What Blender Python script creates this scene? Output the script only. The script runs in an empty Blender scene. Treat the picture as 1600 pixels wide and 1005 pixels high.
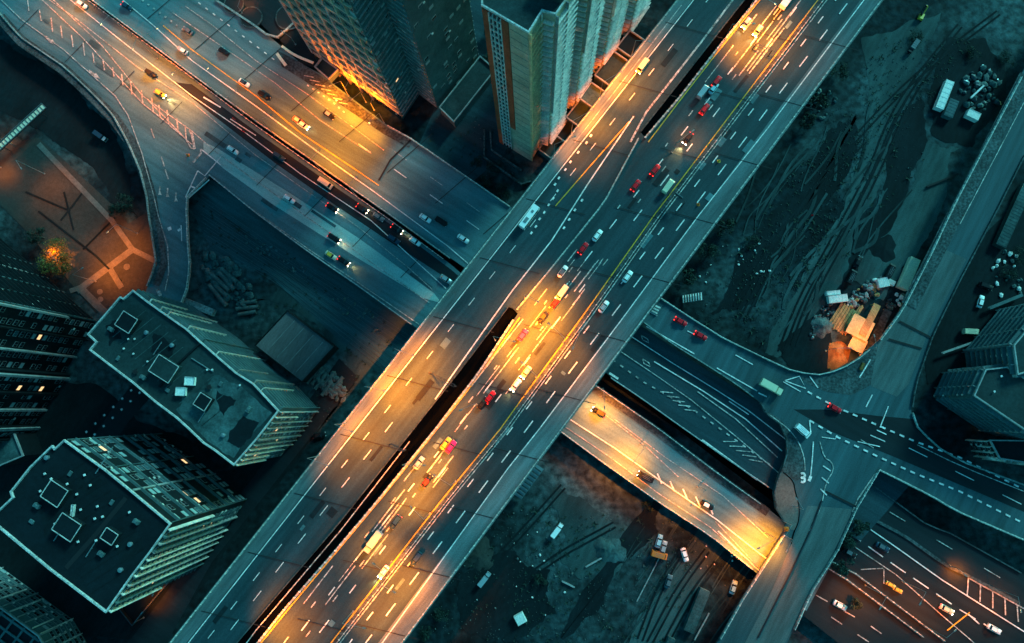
import bpy, bmesh, math, random
from mathutils import Vector, Matrix, noise
random.seed(7)
R_ = math.radians
SC = bpy.context.scene
COL = SC.collection
PI = math.pi

# ------------------------------------------------------------------ camera
CAM_H = 300.0
F = 1080.0                                   # focal length in photo pixels (1600 wide)
cd = bpy.data.cameras.new('camera'); cam = bpy.data.objects.new('camera', cd); COL.objects.link(cam)
cam.location = (0, 0, CAM_H)
cam.rotation_euler = (math.atan(138/F), -math.atan(-35/F), 0)
cd.lens = 36*F/1600; cd.sensor_width = 36; cd.clip_end = 3000; cd.clip_start = 1
SC.camera = cam
RM = cam.rotation_euler.to_matrix()

def P(px, py, z=0.0):
    d = RM @ Vector(((px-800)/F, (502.5-py)/F, -1))
    t = (z-CAM_H)/d.z
    return Vector((d.x*t, d.y*t, z))

# ------------------------------------------------------------------ world, sun, exposure
SUN_EL, SUN_AZ = 3.0, 60.0
w = bpy.data.worlds.new('World'); SC.world = w; w.use_nodes = True
nt = w.node_tree; nt.nodes.clear()
sky = nt.nodes.new('ShaderNodeTexSky'); sky.sky_type = 'NISHITA'; sky.sun_disc = False
sky.sun_elevation = R_(SUN_EL); sky.sun_rotation = R_(SUN_AZ); sky.ozone_density = 3
mx = nt.nodes.new('ShaderNodeMix'); mx.data_type = 'RGBA'; mx.blend_type = 'MULTIPLY'
mx.inputs[0].default_value = 1; mx.inputs[7].default_value = (0.17, 0.98, 0.86, 1)
bg = nt.nodes.new('ShaderNodeBackground'); bg.inputs[1].default_value = 0.10
wo = nt.nodes.new('ShaderNodeOutputWorld')
nt.links.new(sky.outputs[0], mx.inputs[6]); nt.links.new(mx.outputs[2], bg.inputs[0]); nt.links.new(bg.outputs[0], wo.inputs[0])
sd = bpy.data.lights.new('sun', 'SUN'); sd.energy = 0.5; sd.angle = R_(12); sd.color = (0.25, 0.96, 1.0)
so = bpy.data.objects.new('sun', sd); COL.objects.link(so)
so.rotation_euler = (R_(62), 0, R_(140))
SC.view_settings.view_transform = 'Standard'; SC.view_settings.look = 'None'
SC.view_settings.gamma = 1; SC.view_settings.exposure = 2.85
LK = 0.21                                    # lamp strength factor

# ------------------------------------------------------------------ materials
def newmat(name):
    m = bpy.data.materials.new(name); m.use_nodes = True
    n = m.node_tree; b = n.nodes['Principled BSDF']
    return m, n, b
def flat(name, col, rough=0.6, metal=0.0, emit=None, es=0.0):
    m, n, b = newmat(name)
    b.inputs['Base Color'].default_value = (*col, 1); b.inputs['Roughness'].default_value = rough
    b.inputs['Metallic'].default_value = metal
    if emit: b.inputs['Emission Color'].default_value = (*emit, 1); b.inputs['Emission Strength'].default_value = es
    return m
def noisy(name, col, var=0.3, scale=0.08, fine=0.8, rough=0.85, ang=0, stretch=1.0, bump=0.0, patch=None, fvar=0.5):
    """large soft noise x fine grain, optionally stretched along a direction (wear along a road)."""
    if sum(col)/3 < .10:
        kk = {'asphalt_main': 1.15, 'asphalt_arterial': 3.1, 'asphalt_side': 1.2, 'asphalt_ramp': 1.7, 'concrete_weathered': .95, 'wall_grey_render': .8, 'rough_stone': .8, 'roof_weathered': .8, 'shoulder': 1.9, 'rail_ballast': 1.3, 'packed_earth': 1.25, 'vehicle_track': 1.0}.get(name, .62)
        col = tuple(c*kk*.66 for c in col); patch = tuple(c*.8*.62 for c in patch) if patch else None
    elif sum(col)/3 < .22: col = tuple(c*.72 for c in col)
    m, n, b = newmat(name); L = n.links; N = n.nodes
    tc = N.new('ShaderNodeTexCoord'); mp = N.new('ShaderNodeMapping')
    L.new(tc.outputs['Object'], mp.inputs[0])
    mp.inputs['Rotation'].default_value = (0, 0, -ang)
    mp2 = N.new('ShaderNodeMapping'); L.new(mp.outputs[0], mp2.inputs[0]); mp2.inputs['Scale'].default_value = (1/stretch, 1, 1)
    a = N.new('ShaderNodeTexNoise'); a.inputs['Scale'].default_value = scale; a.inputs['Detail'].default_value = 7
    a.inputs['Roughness'].default_value = 0.6
    L.new(mp2.outputs[0], a.inputs[0])
    f = N.new('ShaderNodeTexNoise'); f.inputs['Scale'].default_value = fine; f.inputs['Detail'].default_value = 3
    L.new(tc.outputs['Object'] if stretch == 1 else mp2.outputs[0], f.inputs[0])
    r1 = N.new('ShaderNodeMapRange'); L.new(a.outputs[0], r1.inputs[0])
    r1.inputs[1].default_value = 0.3; r1.inputs[2].default_value = 0.7
    r1.inputs[3].default_value = 1-var; r1.inputs[4].default_value = 1+var
    r2 = N.new('ShaderNodeMapRange'); L.new(f.outputs[0], r2.inputs[0])
    r2.inputs[1].default_value = 0.3; r2.inputs[2].default_value = 0.7
    r2.inputs[3].default_value = 1-var*fvar; r2.inputs[4].default_value = 1+var*fvar
    mu = N.new('ShaderNodeMath'); mu.operation = 'MULTIPLY'; L.new(r1.outputs[0], mu.inputs[0]); L.new(r2.outputs[0], mu.inputs[1])
    # aggregate grain seen from afar
    g = N.new('ShaderNodeTexNoise'); g.inputs['Scale'].default_value = 2.6; g.inputs['Detail'].default_value = 2
    L.new(tc.outputs['Object'], g.inputs[0])
    rg = N.new('ShaderNodeMapRange'); L.new(g.outputs[0], rg.inputs[0])
    rg.inputs[1].default_value = 0.3; rg.inputs[2].default_value = 0.7; rg.inputs[3].default_value = 0.8; rg.inputs[4].default_value = 1.2
    mu2 = N.new('ShaderNodeMath'); mu2.operation = 'MULTIPLY'; L.new(mu.outputs[0], mu2.inputs[0]); L.new(rg.outputs[0], mu2.inputs[1])
    cm = N.new('ShaderNodeMix'); cm.data_type = 'RGBA'; cm.blend_type = 'MIX'; cm.inputs[0].default_value = 0
    base = cm.inputs[6]; base.default_value = (*col, 1); cm.inputs[7].default_value = (*(patch or col), 1)
    if patch:
        pn = N.new('ShaderNodeTexNoise'); pn.inputs['Scale'].default_value = scale*0.6; pn.inputs['Detail'].default_value = 9
        pn.inputs['Distortion'].default_value = 0.7
        L.new(mp2.outputs[0], pn.inputs[0])
        pr = N.new('ShaderNodeMapRange'); L.new(pn.outputs[0], pr.inputs[0]); pr.inputs[1].default_value = 0.44; pr.inputs[2].default_value = 0.6
        L.new(pr.outputs[0], cm.inputs[0])
    vm = N.new('ShaderNodeVectorMath'); vm.operation = 'SCALE'; L.new(cm.outputs[2], vm.inputs[0]); L.new(mu2.outputs[0], vm.inputs[3])
    L.new(vm.outputs[0], b.inputs['Base Color']); b.inputs['Roughness'].default_value = rough; b.inputs['Specular IOR Level'].default_value = .18
    if bump:
        bp = N.new('ShaderNodeBump'); bp.inputs['Strength'].default_value = bump; bp.inputs['Distance'].default_value = 0.4
        L.new(mu.outputs[0], bp.inputs['Height']); L.new(bp.outputs[0], b.inputs['Normal'])
    return m

ANG_B = math.atan2(1005, 772)                 # travel direction of the main highway
ANG_A = math.atan2(-0.62, 1)                  # the crossing arterial
ANG_C = math.atan2(-0.60, 1); ANG_E = math.atan2(1, 0.55)
M = {
 'asphalt_b': noisy('asphalt_main', (.027,.056,.064), .38, .09, .5, .7, ANG_B, 14),
 'asphalt_a': noisy('asphalt_arterial', (.035,.070,.074), .38, .10, .5, .7, ANG_A, 14),
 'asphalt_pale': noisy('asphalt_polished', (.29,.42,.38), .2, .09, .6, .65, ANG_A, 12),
 'asphalt_c': noisy('asphalt_side', (.024,.056,.066), .4, .09, .5, .7, ANG_C, 14),
 'asphalt_e': noisy('asphalt_ramp', (.032,.066,.072), .4, .10, .5, .75, ANG_E, 14),
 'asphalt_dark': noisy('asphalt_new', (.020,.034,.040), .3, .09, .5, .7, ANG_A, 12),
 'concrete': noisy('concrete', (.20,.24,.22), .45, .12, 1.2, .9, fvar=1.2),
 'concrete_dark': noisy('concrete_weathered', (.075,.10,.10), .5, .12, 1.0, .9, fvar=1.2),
 'concrete_strip': noisy('concrete_bridge_paving', (.11,.145,.14), .35, .1, .7, .85, ANG_E, 8),
 'shoulder': noisy('shoulder', (.075,.10,.10), .4, .12, .9, .85, ANG_B, 10),
 'ground': noisy('ground', (.014,.034,.040), .7, .022, .35, .95, bump=.3, patch=(.075,.13,.13), fvar=.9),
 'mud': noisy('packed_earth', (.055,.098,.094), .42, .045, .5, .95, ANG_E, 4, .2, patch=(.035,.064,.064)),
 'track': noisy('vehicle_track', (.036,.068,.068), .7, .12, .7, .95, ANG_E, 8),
 'mud_and_shade_dark': noisy('dark_earth_and_shade', (.011,.024,.028), .5, .06, .6, .95, ANG_E, 2, .2),  # dark earth; also paints the shade seen through the highway slots
 'plaza': noisy('plaza_paving', (.075,.085,.075), .3, .05, .7, .85, patch=(.062,.07,.062)),
 'plaza_path': noisy('pale_paving', (.13,.135,.12), .3, .1, .9, .85),
 'ballast': noisy('rail_ballast', (.040,.085,.090), .6, .05, .5, .95, ANG_A, 10),
 'rail': flat('rail_steel', (.10,.13,.13), .4, .6),
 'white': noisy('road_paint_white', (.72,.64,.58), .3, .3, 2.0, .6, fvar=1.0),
 'worn_and_trails': noisy('road_paint_worn_and_trails', (.38,.34,.30), .5, .3, 1.5, .7, fvar=1.4),  # faded paint, also the colour of the painted light trails
 'yellow': noisy('road_paint_yellow', (.72,.34,.03), .25, .3, 2.0, .6),
 'roof_teal': noisy('roof_membrane', (.040,.075,.075), .35, .06, .8, .9, patch=(.052,.092,.09)),
 'roof_dark': noisy('roof_felt', (.011,.023,.029), .35, .05, .6, .9),
 'roof_weather': noisy('roof_weathered', (.075,.13,.125), .5, .10, .9, .9, patch=(.03,.06,.06)),
 'rim': noisy('parapet_coping', (.50,.44,.40), .35, .4, 1.8, .7, fvar=1.0),
 'rim_dim': noisy('parapet_coping_weathered', (.29,.27,.25), .35, .4, 1.8, .7),
 'wall_dark': noisy('wall_dark_render', (.014,.024,.028), .35, .1, .8, .9),
 'wall_teal': noisy('wall_grey_render', (.10,.16,.16), .3, .1, .7, .85),
 'wall_pale': noisy('wall_pale_tile', (.40,.31,.22), .3, .09, .9, .8),
 'wall_brick': noisy('wall_brick', (.50,.085,.035), .3, .2, 1.5, .85),
 'fin': noisy('pale_fin', (.68,.56,.48), .35, .3, 1.5, .7),
 'cream': noisy('cream_trim', (.55,.36,.20), .3, .3, 1.5, .7),
 'glass_dark': flat('glass_dark', (.008,.014,.018), .15),
 'glass_mid': flat('glass_sky', (.05,.10,.11), .1),
 'glass_pale': flat('curtained_glass', (.30,.38,.37), .35),
 'glass_lit': flat('lit_glass', (.2,.2,.15), .4, emit=(1,.62,.28), es=.2),
 'metal': flat('galvanised_steel', (.22,.26,.26), .45, .5),
 'metal_dark': flat('dark_steel', (.03,.04,.045), .5, .4),
 'rubber': flat('tyre_rubber', (.006,.006,.007), .9),
 'car_glass': flat('car_glass', (.010,.014,.018), .08),
 'lens': flat('lamp_lens', (.9,.8,.6), .3, emit=(1,.62,.2), es=7),
 'head_on': flat('headlight_lit', (.9,.9,.8), .3, emit=(1,.82,.50), es=9),
 'head_off': flat('headlight_glass', (.5,.52,.5), .2),
 'tail_on': flat('taillight_lit', (.5,.02,.02), .3, emit=(1,.03,.02), es=.8),
 'tail_off': flat('taillight_glass', (.05,.008,.008), .3),
 'gap_shade_and_kerb': flat('black_gap_shade_and_kerb', (.0015,.002,.0024), 1.0),  # near-black: shade painted into deck gaps, and the island kerb
 'leaf': noisy('foliage', (.035,.075,.055), .5, .8, 3.0, .8),
 'leaf_lamplit': noisy('foliage_lamplit', (.16,.13,.03), .5, .8, 3.0, .8),  # yellow of the lamp glow put into the leaf colour
 'bark': flat('bark', (.05,.045,.035), .9),
 'stone': noisy('rough_stone', (.115,.15,.14), .4, .5, 2.0, .9),
 'timber': noisy('timber', (.40,.23,.09), .35, .5, 2.0, .85, ANG_E, 6),
 'plywood': noisy('plywood', (.60,.42,.18), .2, .3, 2.0, .8),
 'tarp_orange': noisy('orange_sand', (.34,.17,.05), .5, .15, 1.0, .9),
 'tin': noisy('corrugated_roof', (.23,.19,.18), .3, .12, .9, .6, ANG_E+.1, 5),
 'cream_box': noisy('cream_sheet', (.78,.64,.44), .12, .2, 1.2, .6),
 'white_box': noisy('white_sheet', (.78,.70,.62), .15, .2, 1.2, .6),
 'blue_glass': flat('light_blue_panel', (.25,.50,.55), .3),
}
PAINT = {
 'white': flat('paint_white', (.92,.84,.78), .3), 'black': flat('paint_black', (.008,.010,.012), .2),
 'grey': flat('paint_grey', (.10,.12,.13), .3), 'blue': flat('paint_dark_blue', (.015,.05,.08), .3),
 'red': flat('paint_red', (.80,.012,.02), .3), 'magenta': flat('paint_magenta', (.50,.02,.16), .3),
 'yellow': flat('paint_yellow', (.75,.42,.04), .35), 'cream': flat('paint_cream', (.68,.58,.38), .4),
 'orange': flat('paint_orange', (.75,.16,.02), .4), 'sky': flat('paint_light_blue', (.25,.50,.55), .35),
 'silver': flat('paint_silver', (.38,.42,.42), .3, .3),
}

for k_ in ('black', 'blue', 'grey', 'red', 'magenta'):
    b_ = PAINT[k_].node_tree.nodes['Principled BSDF']; b_.inputs['Roughness'].default_value = .45; b_.inputs['Specular IOR Level'].default_value = .15
M['car_glass'].node_tree.nodes['Principled BSDF'].inputs['Specular IOR Level'].default_value = .3
M['gap_shade_and_kerb'].node_tree.nodes['Principled BSDF'].inputs['Specular IOR Level'].default_value = 0
# ------------------------------------------------------------------ mesh helpers
NSTRIP = [0]                                 # laid strips step up by 2 mm so that none share a plane
class MB:
    def __init__(s): s.v = []; s.f = []; s.m = []
    def face(s, pts, mi=0):
        n = len(s.v); s.v += [tuple(p) for p in pts]; s.f.append(tuple(range(n, n+len(pts)))); s.m.append(mi)
    def prism(s, pts, z0, z1, mi=0, top=None, inset_top=None):
        """pts: CCW list of (x,y)"""
        n = len(s.v); k = len(pts)
        tp = inset_top or pts
        s.v += [(p[0], p[1], z0) for p in pts] + [(p[0], p[1], z1) for p in tp]
        for i in range(k):
            j = (i+1) % k; s.f.append((n+i, n+j, n+k+j, n+k+i)); s.m.append(mi)
        s.f.append(tuple(n+k+i for i in range(k))); s.m.append(mi if top is None else top)
        s.f.append(tuple(n+i for i in reversed(range(k)))); s.m.append(mi)
    def box(s, c, size, rz=0, mi=0, taper=1.0, tapery=None):
        x, y, z = size[0]/2, size[1]/2, size[2]
        ca, sa = math.cos(rz), math.sin(rz); ty = taper if tapery is None else tapery
        f = lambda a, b: (c[0]+a*ca-b*sa, c[1]+a*sa+b*ca)
        b = [f(-x,-y), f(x,-y), f(x,y), f(-x,y)]; t = [f(-x*taper,-y*ty), f(x*taper,-y*ty), f(x*taper,y*ty), f(-x*taper,y*ty)]
        s.prism(b, c[2], c[2]+z, mi, inset_top=t)
    def tube(s, a, b, r, r2=None, k=6, mi=0):
        a, b = Vector(a), Vector(b); d = (b-a)
        if d.length < 1e-6: return
        q = d.to_track_quat('Z', 'Y'); r2 = r if r2 is None else r2
        n = len(s.v)
        for (c, rr) in ((a, r), (b, r2)):
            for i in range(k):
                t = 2*PI*i/k; s.v.append(tuple(c + q @ Vector((rr*math.cos(t), rr*math.sin(t), 0))))
        for i in range(k):
            j = (i+1) % k; s.f.append((n+i, n+j, n+k+j, n+k+i)); s.m.append(mi)
        s.f.append(tuple(n+k+i for i in range(k))); s.m.append(mi); s.f.append(tuple(n+i for i in reversed(range(k)))); s.m.append(mi)
    def strip(s, pts, wd, mi=0):
        """flat ribbon of width wd along 3-D pts"""
        NSTRIP[0] = (NSTRIP[0]+1) % 60; dz = Vector((0, 0, .0022*NSTRIP[0]))
        L = offs([Vector(p)+dz for p in pts], wd/2); Rr = offs([Vector(p)+dz for p in pts], -wd/2); n = len(s.v); k = len(pts)
        s.v += [tuple(p) for p in L] + [tuple(p) for p in Rr]
        for i in range(k-1): s.f.append((n+k+i, n+k+i+1, n+i+1, n+i)); s.m.append(mi)
    def wall(s, pts, wd, h, mi=0):
        L = offs(pts, wd/2); Rr = offs(pts, -wd/2); n = len(s.v); k = len(pts)
        up = Vector((0, 0, h))
        s.v += [tuple(p) for p in L] + [tuple(p) for p in Rr] + [tuple(p+up) for p in L] + [tuple(p+up) for p in Rr]
        for i in range(k-1):
            a, b, c, d = n+i, n+k+i, n+2*k+i, n+3*k+i
            s.f += [(d, d+1, c+1, c), (a, c, c+1, a+1), (b, b+1, d+1, d)]; s.m += [mi]*3
        s.f += [(n, n+k, n+3*k, n+2*k), (n+k-1, n+3*k-1, n+4*k-1, n+2*k-1)]; s.m += [mi]*2
    def build(s, name, mats, parent=None, **kw):
        me = bpy.data.meshes.new(name); me.from_pydata(s.v, [], s.f)
        if not isinstance(mats, (list, tuple)): mats = [mats]
        for m in mats: me.materials.append(m)
        if len(mats) > 1: me.polygons.foreach_set('material_index', s.m)
        me.update(); bm = bmesh.new(); bm.from_mesh(me); bmesh.ops.recalc_face_normals(bm, faces=bm.faces) if kw.pop('recalc', False) else None
        bm.to_mesh(me); bm.free()
        o = bpy.data.objects.new(name, me); COL.objects.link(o)
        if parent is not None: o.parent = parent; 
        tag(o, **kw)
        return o

def tag(o, label=None, cat=None, group=None, kind=None):
    if label: o['label'] = label
    if cat: o['category'] = cat
    if group: o['group'] = group
    if kind: o['kind'] = kind
    return o
def empty(name, loc, rz=0, **kw):
    o = bpy.data.objects.new(name, None); COL.objects.link(o); o.location = loc; o.rotation_euler = (0, 0, rz)
    o.empty_display_size = .5
    return tag(o, **kw)
def offs(pts, d):
    pts = [Vector(p) for p in pts]; out = []
    for i, p in enumerate(pts):
        a = pts[max(i-1, 0)]; b = pts[min(i+1, len(pts)-1)]; t = (b-a); t.z = 0
        t = t.normalized() if t.length else Vector((1, 0, 0)); out.append(p + Vector((-t.y, t.x, 0))*d)
    return out
def PP(pl, z): return [P(x, y, z) for x, y in pl]
def smooth(pl, n=1):
    for _ in range(n):
        q = [pl[0]]
        for a, b in zip(pl, pl[1:]):
            q += [(a[0]*.75+b[0]*.25, a[1]*.75+b[1]*.25), (a[0]*.25+b[0]*.75, a[1]*.25+b[1]*.75)]
        pl = q + [pl[-1]]
    return pl
def jag(pl, amp, n=3, seed=0):
    """fractal jitter of a closed outline so that earth patches get a natural edge"""
    rnd = random.Random(seed); pl = list(pl)
    for _ in range(n):
        q = []
        for a, b in zip(pl, pl[1:]+pl[:1]):
            q.append(a); q.append(((a[0]+b[0])/2+rnd.uniform(-amp, amp), (a[1]+b[1])/2+rnd.uniform(-amp, amp)))
        pl = q; amp *= .55
    return pl
def resample(pts, step):
    out = [Vector(pts[0])]; acc = 0
    for a, b in zip(pts, pts[1:]):
        a, b = Vector(a), Vector(b); L = (b-a).length
        if L < 1e-6: continue
        t = step-acc
        while t <= L: out.append(a+(b-a)*(t/L)); t += step
        acc = L-(t-step)
    return out
def ccw(pl):
    A = sum(a[0]*b[1]-b[0]*a[1] for a, b in zip(pl, pl[1:]+pl[:1]))
    return pl if A > 0 else pl[::-1]

# ------------------------------------------------------------------ ground and decks
ZA, ZB, ZE = 6.0, 16.0, 10.0
g = MB(); g.face([(-1500,-1500,0),(1500,-1500,0),(1500,1500,0),(-1500,1500,0)]); g.build('ground', M['ground'], kind='structure')
NSH0 = 0

def deck(name, pl, z, th, m, side=None):
    b = MB(); w_ = [tuple(P(x, y, z)[:2]) for x, y in pl]; w_ = ccw(w_)
    b.prism(w_, z-th, z, 1, top=0)
    return b.build(name, [m, side or M['concrete_dark']], kind='structure')
NSH = [0]
def sheet(name, pl, z, m, kind='structure', **kw):
    NSH[0] += 1; z += .004*NSH[0]; b = MB(); w_ = ccw([tuple(P(x, y, z)[:2]) for x, y in pl]); b.face([(x, y, z) for x, y in w_])
    return b.build(name, m, kind=kind, **kw)

# main highway
EL = lambda y: 267+793*(1005-y)/1005        # north-west outer edge
ER = lambda y: 627+750*(1005-y)/1005        # south-east outer edge
def e(fn, y): return (fn(y), y)
gapL = [(370,1005),(438,925),(528,820),(639,680),(716,583),(795,479)]     # edges of the slot between the carriageways
gapR = [(403,1005),(444,953),(519,867),(590,783),(683,668),(748,583),(809,490)]
slot2L = [(1001,206),(1045,150),(1100,80),(1163,0),(1360,-250)]
slot2R = [(1008,216),(1060,155),(1120,78),(1183,0),(1380,-250)]
west = [e(EL,1250),(150,1250),(180,1250)] 
plB1 = [e(EL,1250),(178,1250)]+gapL+[(803,483)]+slot2L[:1]+slot2L[1:]+[e(EL,-250)]
plB2 = [(205,1250)]+gapR+[(807,487)]+[(803,483)]+slot2L[:1]+slot2R+[(ER(-250)-118,-250)]
# shared seam: B1 ends on the seam (803,483)-(1001,206); B2 carries the other carriageways up to the outer edge
plB2 = [(205,1250)]+gapR+[(803,483),(1001,206)]+slot2R+[e(ER,-250), e(ER,1250)]
sheet('earth_and_shade_sheet', [(EL(1250),1250),(EL(-250),-250),(ER(-250),-250),(ER(1250),1250)], .01, M['mud_and_shade_dark'])  # dark sheet added under the highway so the slots look shaded
deck('highway_road', plB1, ZB, 1.6, M['asphalt_b']); deck('highway_road', plB2, ZB, 1.6, M['asphalt_b'])
sheet('slot_shade_sheet', gapL+gapR[::-1], ZB-1.75, M['gap_shade_and_kerb']); sheet('slot_shade_sheet', slot2L+slot2R[::-1], ZB-1.75, M['gap_shade_and_kerb'])  # added black sheets: paint the slots' shade, hide the lit deck below
# crossing arterial, lower-left carriageway with the slip road
A2 = [(-200,-118),(0,20),(33,58),(100,103),(143,143),(177,177),(200,220),(220,267),(230,307),(233,335),(240,378),(245,412),(233,442),(223,467),(215,520),
      (262,520),(278,488),(292,458),(298,418),(295,385),(293,335),(292,310),(328,274),(403,335),(480,392),(560,447),(650,512),(760,592),(830,530),(717,424),(703,412),(613,346),(400,196),(300,121),(135,-2),(-100,-190)]
deck('arterial_road', A2, ZA, 1.2, M['asphalt_a'])
A1 = [(-60,-190),(141,-2),(302,117),(402,190),(615,339),(705,404),(800,470),(900,390),(797,323),(643,217),(607,197),(500,115),(470,99),(425,60),(400,41),(337,0),(150,-130)]
deck('arterial_road', A1, ZA+1.0, 1.2, M['asphalt_a'])
# east side: C (upper), C2 (sunken lanes), C3 (orange lit)
C3 = [(800,600),(872,672),(940,722),(1030,786),(1110,838),(1190,902),(1260,955),(1300,880),(1232,820),(1200,795),(1120,738),(1027,668),(925,598),(890,570)]
deck('arterial_road', C3, ZA, 1.2, M['asphalt_a'])
C2 = [(800,470),(940,575),(955,590),(1000,620),(1063,665),(1130,712),(1217,772),(1290,820),(1345,845),(1420,760),(1300,690),(1180,625),(1100,575),(1000,508),(900,440)]
sheet('gap_shade_sheet', [(900,560),(1060,672),(1215,790),(1248,800),(1240,760),(1200,730),(1060,628),(930,545)], .3, M['gap_shade_and_kerb'])  # added black sheet painting the deep shade between the two roads
deck('underpass_road', C2, ZA, 1.2, M['asphalt_c'])
F1 = [(1270,745),(1363,758),(1453,823),(1475,827),(1600,897),(1800,1010),(1850,1140),(1640,1005),(1600,985),(1507,1005),(1310,1005),(1257,963),(1200,925),(1240,850)]
F1 = [(1270,745),(1363,758),(1453,823),(1475,827),(1600,897),(1900,1070),(1900,1250),(1640,1250),(1310,1005),(1257,963),(1180,905),(1220,850)]
deck('lower_road', F1, ZA-.6, 1.2, M['asphalt_dark'])
EE = [(1700,-60),(1600,108),(1487,322),(1453,395),(1407,485),(1373,532),(1343,558),(1310,578),(1277,585),(1240,580),(1200,562),(1130,528),(1077,495),(1030,465),(960,410),(930,450),
      (1004,504),(1050,537),(1100,568),(1150,600),(1187,628),(1195,645),(1218,662),(1230,690),(1228,715),(1216,742),(1208,770),(1212,795),(1228,818),(1224,834),(1195,880),(1160,935),(1120,1005),(1060,1120),
      (1180,1120),(1230,1005),(1267,923),(1307,860),(1337,793),(1373,733),(1453,773),(1493,797),(1600,843),(1800,930),(1800,840),(1600,757),(1500,720),(1467,700),(1433,670),(1423,640),(1430,600),(1457,522),(1500,435),(1553,335),(1600,242),(1750,-60)]
deck('overpass_road', EE, ZE, 1.2, M['asphalt_e'])

# carriageway surfaces of their own asphalt / paving (laid sheets)
EPS = .012
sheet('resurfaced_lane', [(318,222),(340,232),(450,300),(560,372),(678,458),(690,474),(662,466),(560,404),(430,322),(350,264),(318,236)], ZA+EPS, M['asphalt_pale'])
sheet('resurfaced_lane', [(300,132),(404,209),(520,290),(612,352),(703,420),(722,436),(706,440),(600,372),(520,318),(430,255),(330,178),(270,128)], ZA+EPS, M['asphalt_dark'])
sheet('resurfaced_lane', [(1372,650),(1430,655),(1470,702),(1600,765),(1700,810),(1700,850),(1600,800),(1470,745),(1400,715),(1300,675),(1240,640),(1290,640)], ZE+EPS, M['asphalt_dark'])
sheet('bridge_paving', [(1487,335),(1456,395),(1410,485),(1376,532),(1345,570),(1362,604),(1401,620),(1420,600),(1450,520),(1510,405),(1466,385)], ZE+EPS, M['concrete_strip'])
sheet('bridge_paving', [(1262,790),(1334,796),(1304,860),(1264,923),(1228,1003),(1180,1100),(1120,1100),(1165,1003),(1205,925)], ZE+EPS, M['concrete_strip'])
sheet('verge_paving', [(1240,583),(1277,589),(1312,582),(1345,562),(1372,540),(1360,602),(1330,618),(1290,612),(1262,600)], ZE+EPS, M['concrete_dark'])
sheet('traffic_island', smooth([(1217,742),(1224,738),(1240,752),(1242,768),(1249,790),(1248,815),(1240,832),(1228,818),(1213,797),(1209,772),(1217,742)],1), ZE+.12, M['plaza_path'])
mk0 = MB(); mk0.wall(PP(smooth([(1224,738),(1240,752),(1242,768),(1249,790),(1248,815),(1240,832),(1236,850)],2), ZE+.02), .35, .25); mk0.build('kerb', M['gap_shade_and_kerb'], kind='structure')
sheet('verge_paving', [(1192,640),(1216,652),(1245,685),(1257,720),(1258,745),(1243,752),(1224,738),(1217,742),(1229,716),(1231,690),(1219,664)], ZE+.02, M['concrete_dark'])
sheet('sidewalk', [(470,98),(500,118),(607,200),(643,219),(640,232),(600,210),(500,142),(440,104),(432,78)], ZA+1.0+.1, M['concrete_dark'])

# strips of paler shoulder along deck edges: (points, width, z, material, inset side)
def shoulder(pl, wd, z, m, name='road_shoulder'):
    b = MB(); b.strip(PP(pl, z+.20), wd); return b.build(name, m, kind='structure')
shift = lambda fn, t: [(fn(y)+t*(ER(y)-EL(y)), y) for y in (1230, 1005, 670, 335, 0, -230)]
shoulder(shift(EL, .028), 5.6, ZB, M['shoulder'])
shoulder(shift(EL, .955), 8.0, ZB, M['shoulder'])
shoulder([(0,27),(33,64),(100,109),(143,149),(179,186),(204,222),(224,267),(236,307),(240,335),(248,378),(254,412),(241,445)], 5.0, ZA, M['concrete_dark'])
shoulder([(1495,330),(1461,398),(1420,478)], 6.5, ZE, M['concrete_dark'])
shoulder([(1604,118),(1495,330)], 6.0, ZE, M['concrete_dark'])

# barriers: each a wall of its own
def barrier(pl, z, wd, h, m, label, group=None, posts=True, name='barrier_wall', rail=True, pw=.5):
    pts = resample(PP(pl, z), 6.0)
    o0 = pts[0]
    r = empty(name, o0, label=label, cat='barrier', group=group)
    rel = [p-o0 for p in pts]
    b = MB(); b.wall(rel, wd, h); b.build('wall_base', m, r)
    if rail:
        b = MB(); b.wall([p+Vector((0, 0, h+.35)) for p in rel], .14, .12)
        for p in resample(rel, 3.0): b.box((p.x, p.y, h-.02), (pw, pw*.7, .5), 0)
        b.build('railing', M['fin'], r)
    return r
barrier([e(EL,1230), e(EL,-200)], ZB, .7, .9, M['concrete'], 'pale parapet along the north-west outer edge of the wide elevated highway')
barrier([e(ER,1230), e(ER,-200)], ZB, .7, .9, M['concrete'], 'pale parapet along the south-east outer edge of the wide elevated highway')
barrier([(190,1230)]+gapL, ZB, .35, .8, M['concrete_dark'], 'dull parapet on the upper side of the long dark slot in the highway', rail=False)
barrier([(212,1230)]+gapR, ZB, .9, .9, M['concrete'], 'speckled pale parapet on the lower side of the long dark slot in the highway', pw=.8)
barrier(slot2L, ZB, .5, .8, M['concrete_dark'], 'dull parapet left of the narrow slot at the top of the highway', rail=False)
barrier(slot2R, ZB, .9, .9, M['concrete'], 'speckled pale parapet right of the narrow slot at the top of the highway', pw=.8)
barrier([(808,484),(865,415),(943,318),(1001,210)], ZB, .7, .8, M['concrete'], 'pale barrier between the two slots of the highway')
MED = [(348,1230),(518,1005),(690,783),(783,670),(808,635),(910,496),(1024,335),(1208,93),(1279,0),(1470,-250)]
shoulder([(x+5, y) for x, y in MED], 1.9, ZB, M['concrete_dark'], name='median_strip')
barrier([(x+8, y) for x, y in MED], ZB, .6, .8, M['concrete_dark'], 'median barrier beside the continuous yellow line of the highway', rail=True)
barrier([(-200,-100)]+[(0,21),(33,59),(100,104),(143,144),(176,178),(200,221),(220,267),(230,307),(233,335),(240,378),(245,412),(233,442),(223,467)], ZA, .6, .9, M['concrete'], 'outer parapet of the slip road that curves down from the arterial', rail=False)
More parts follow.
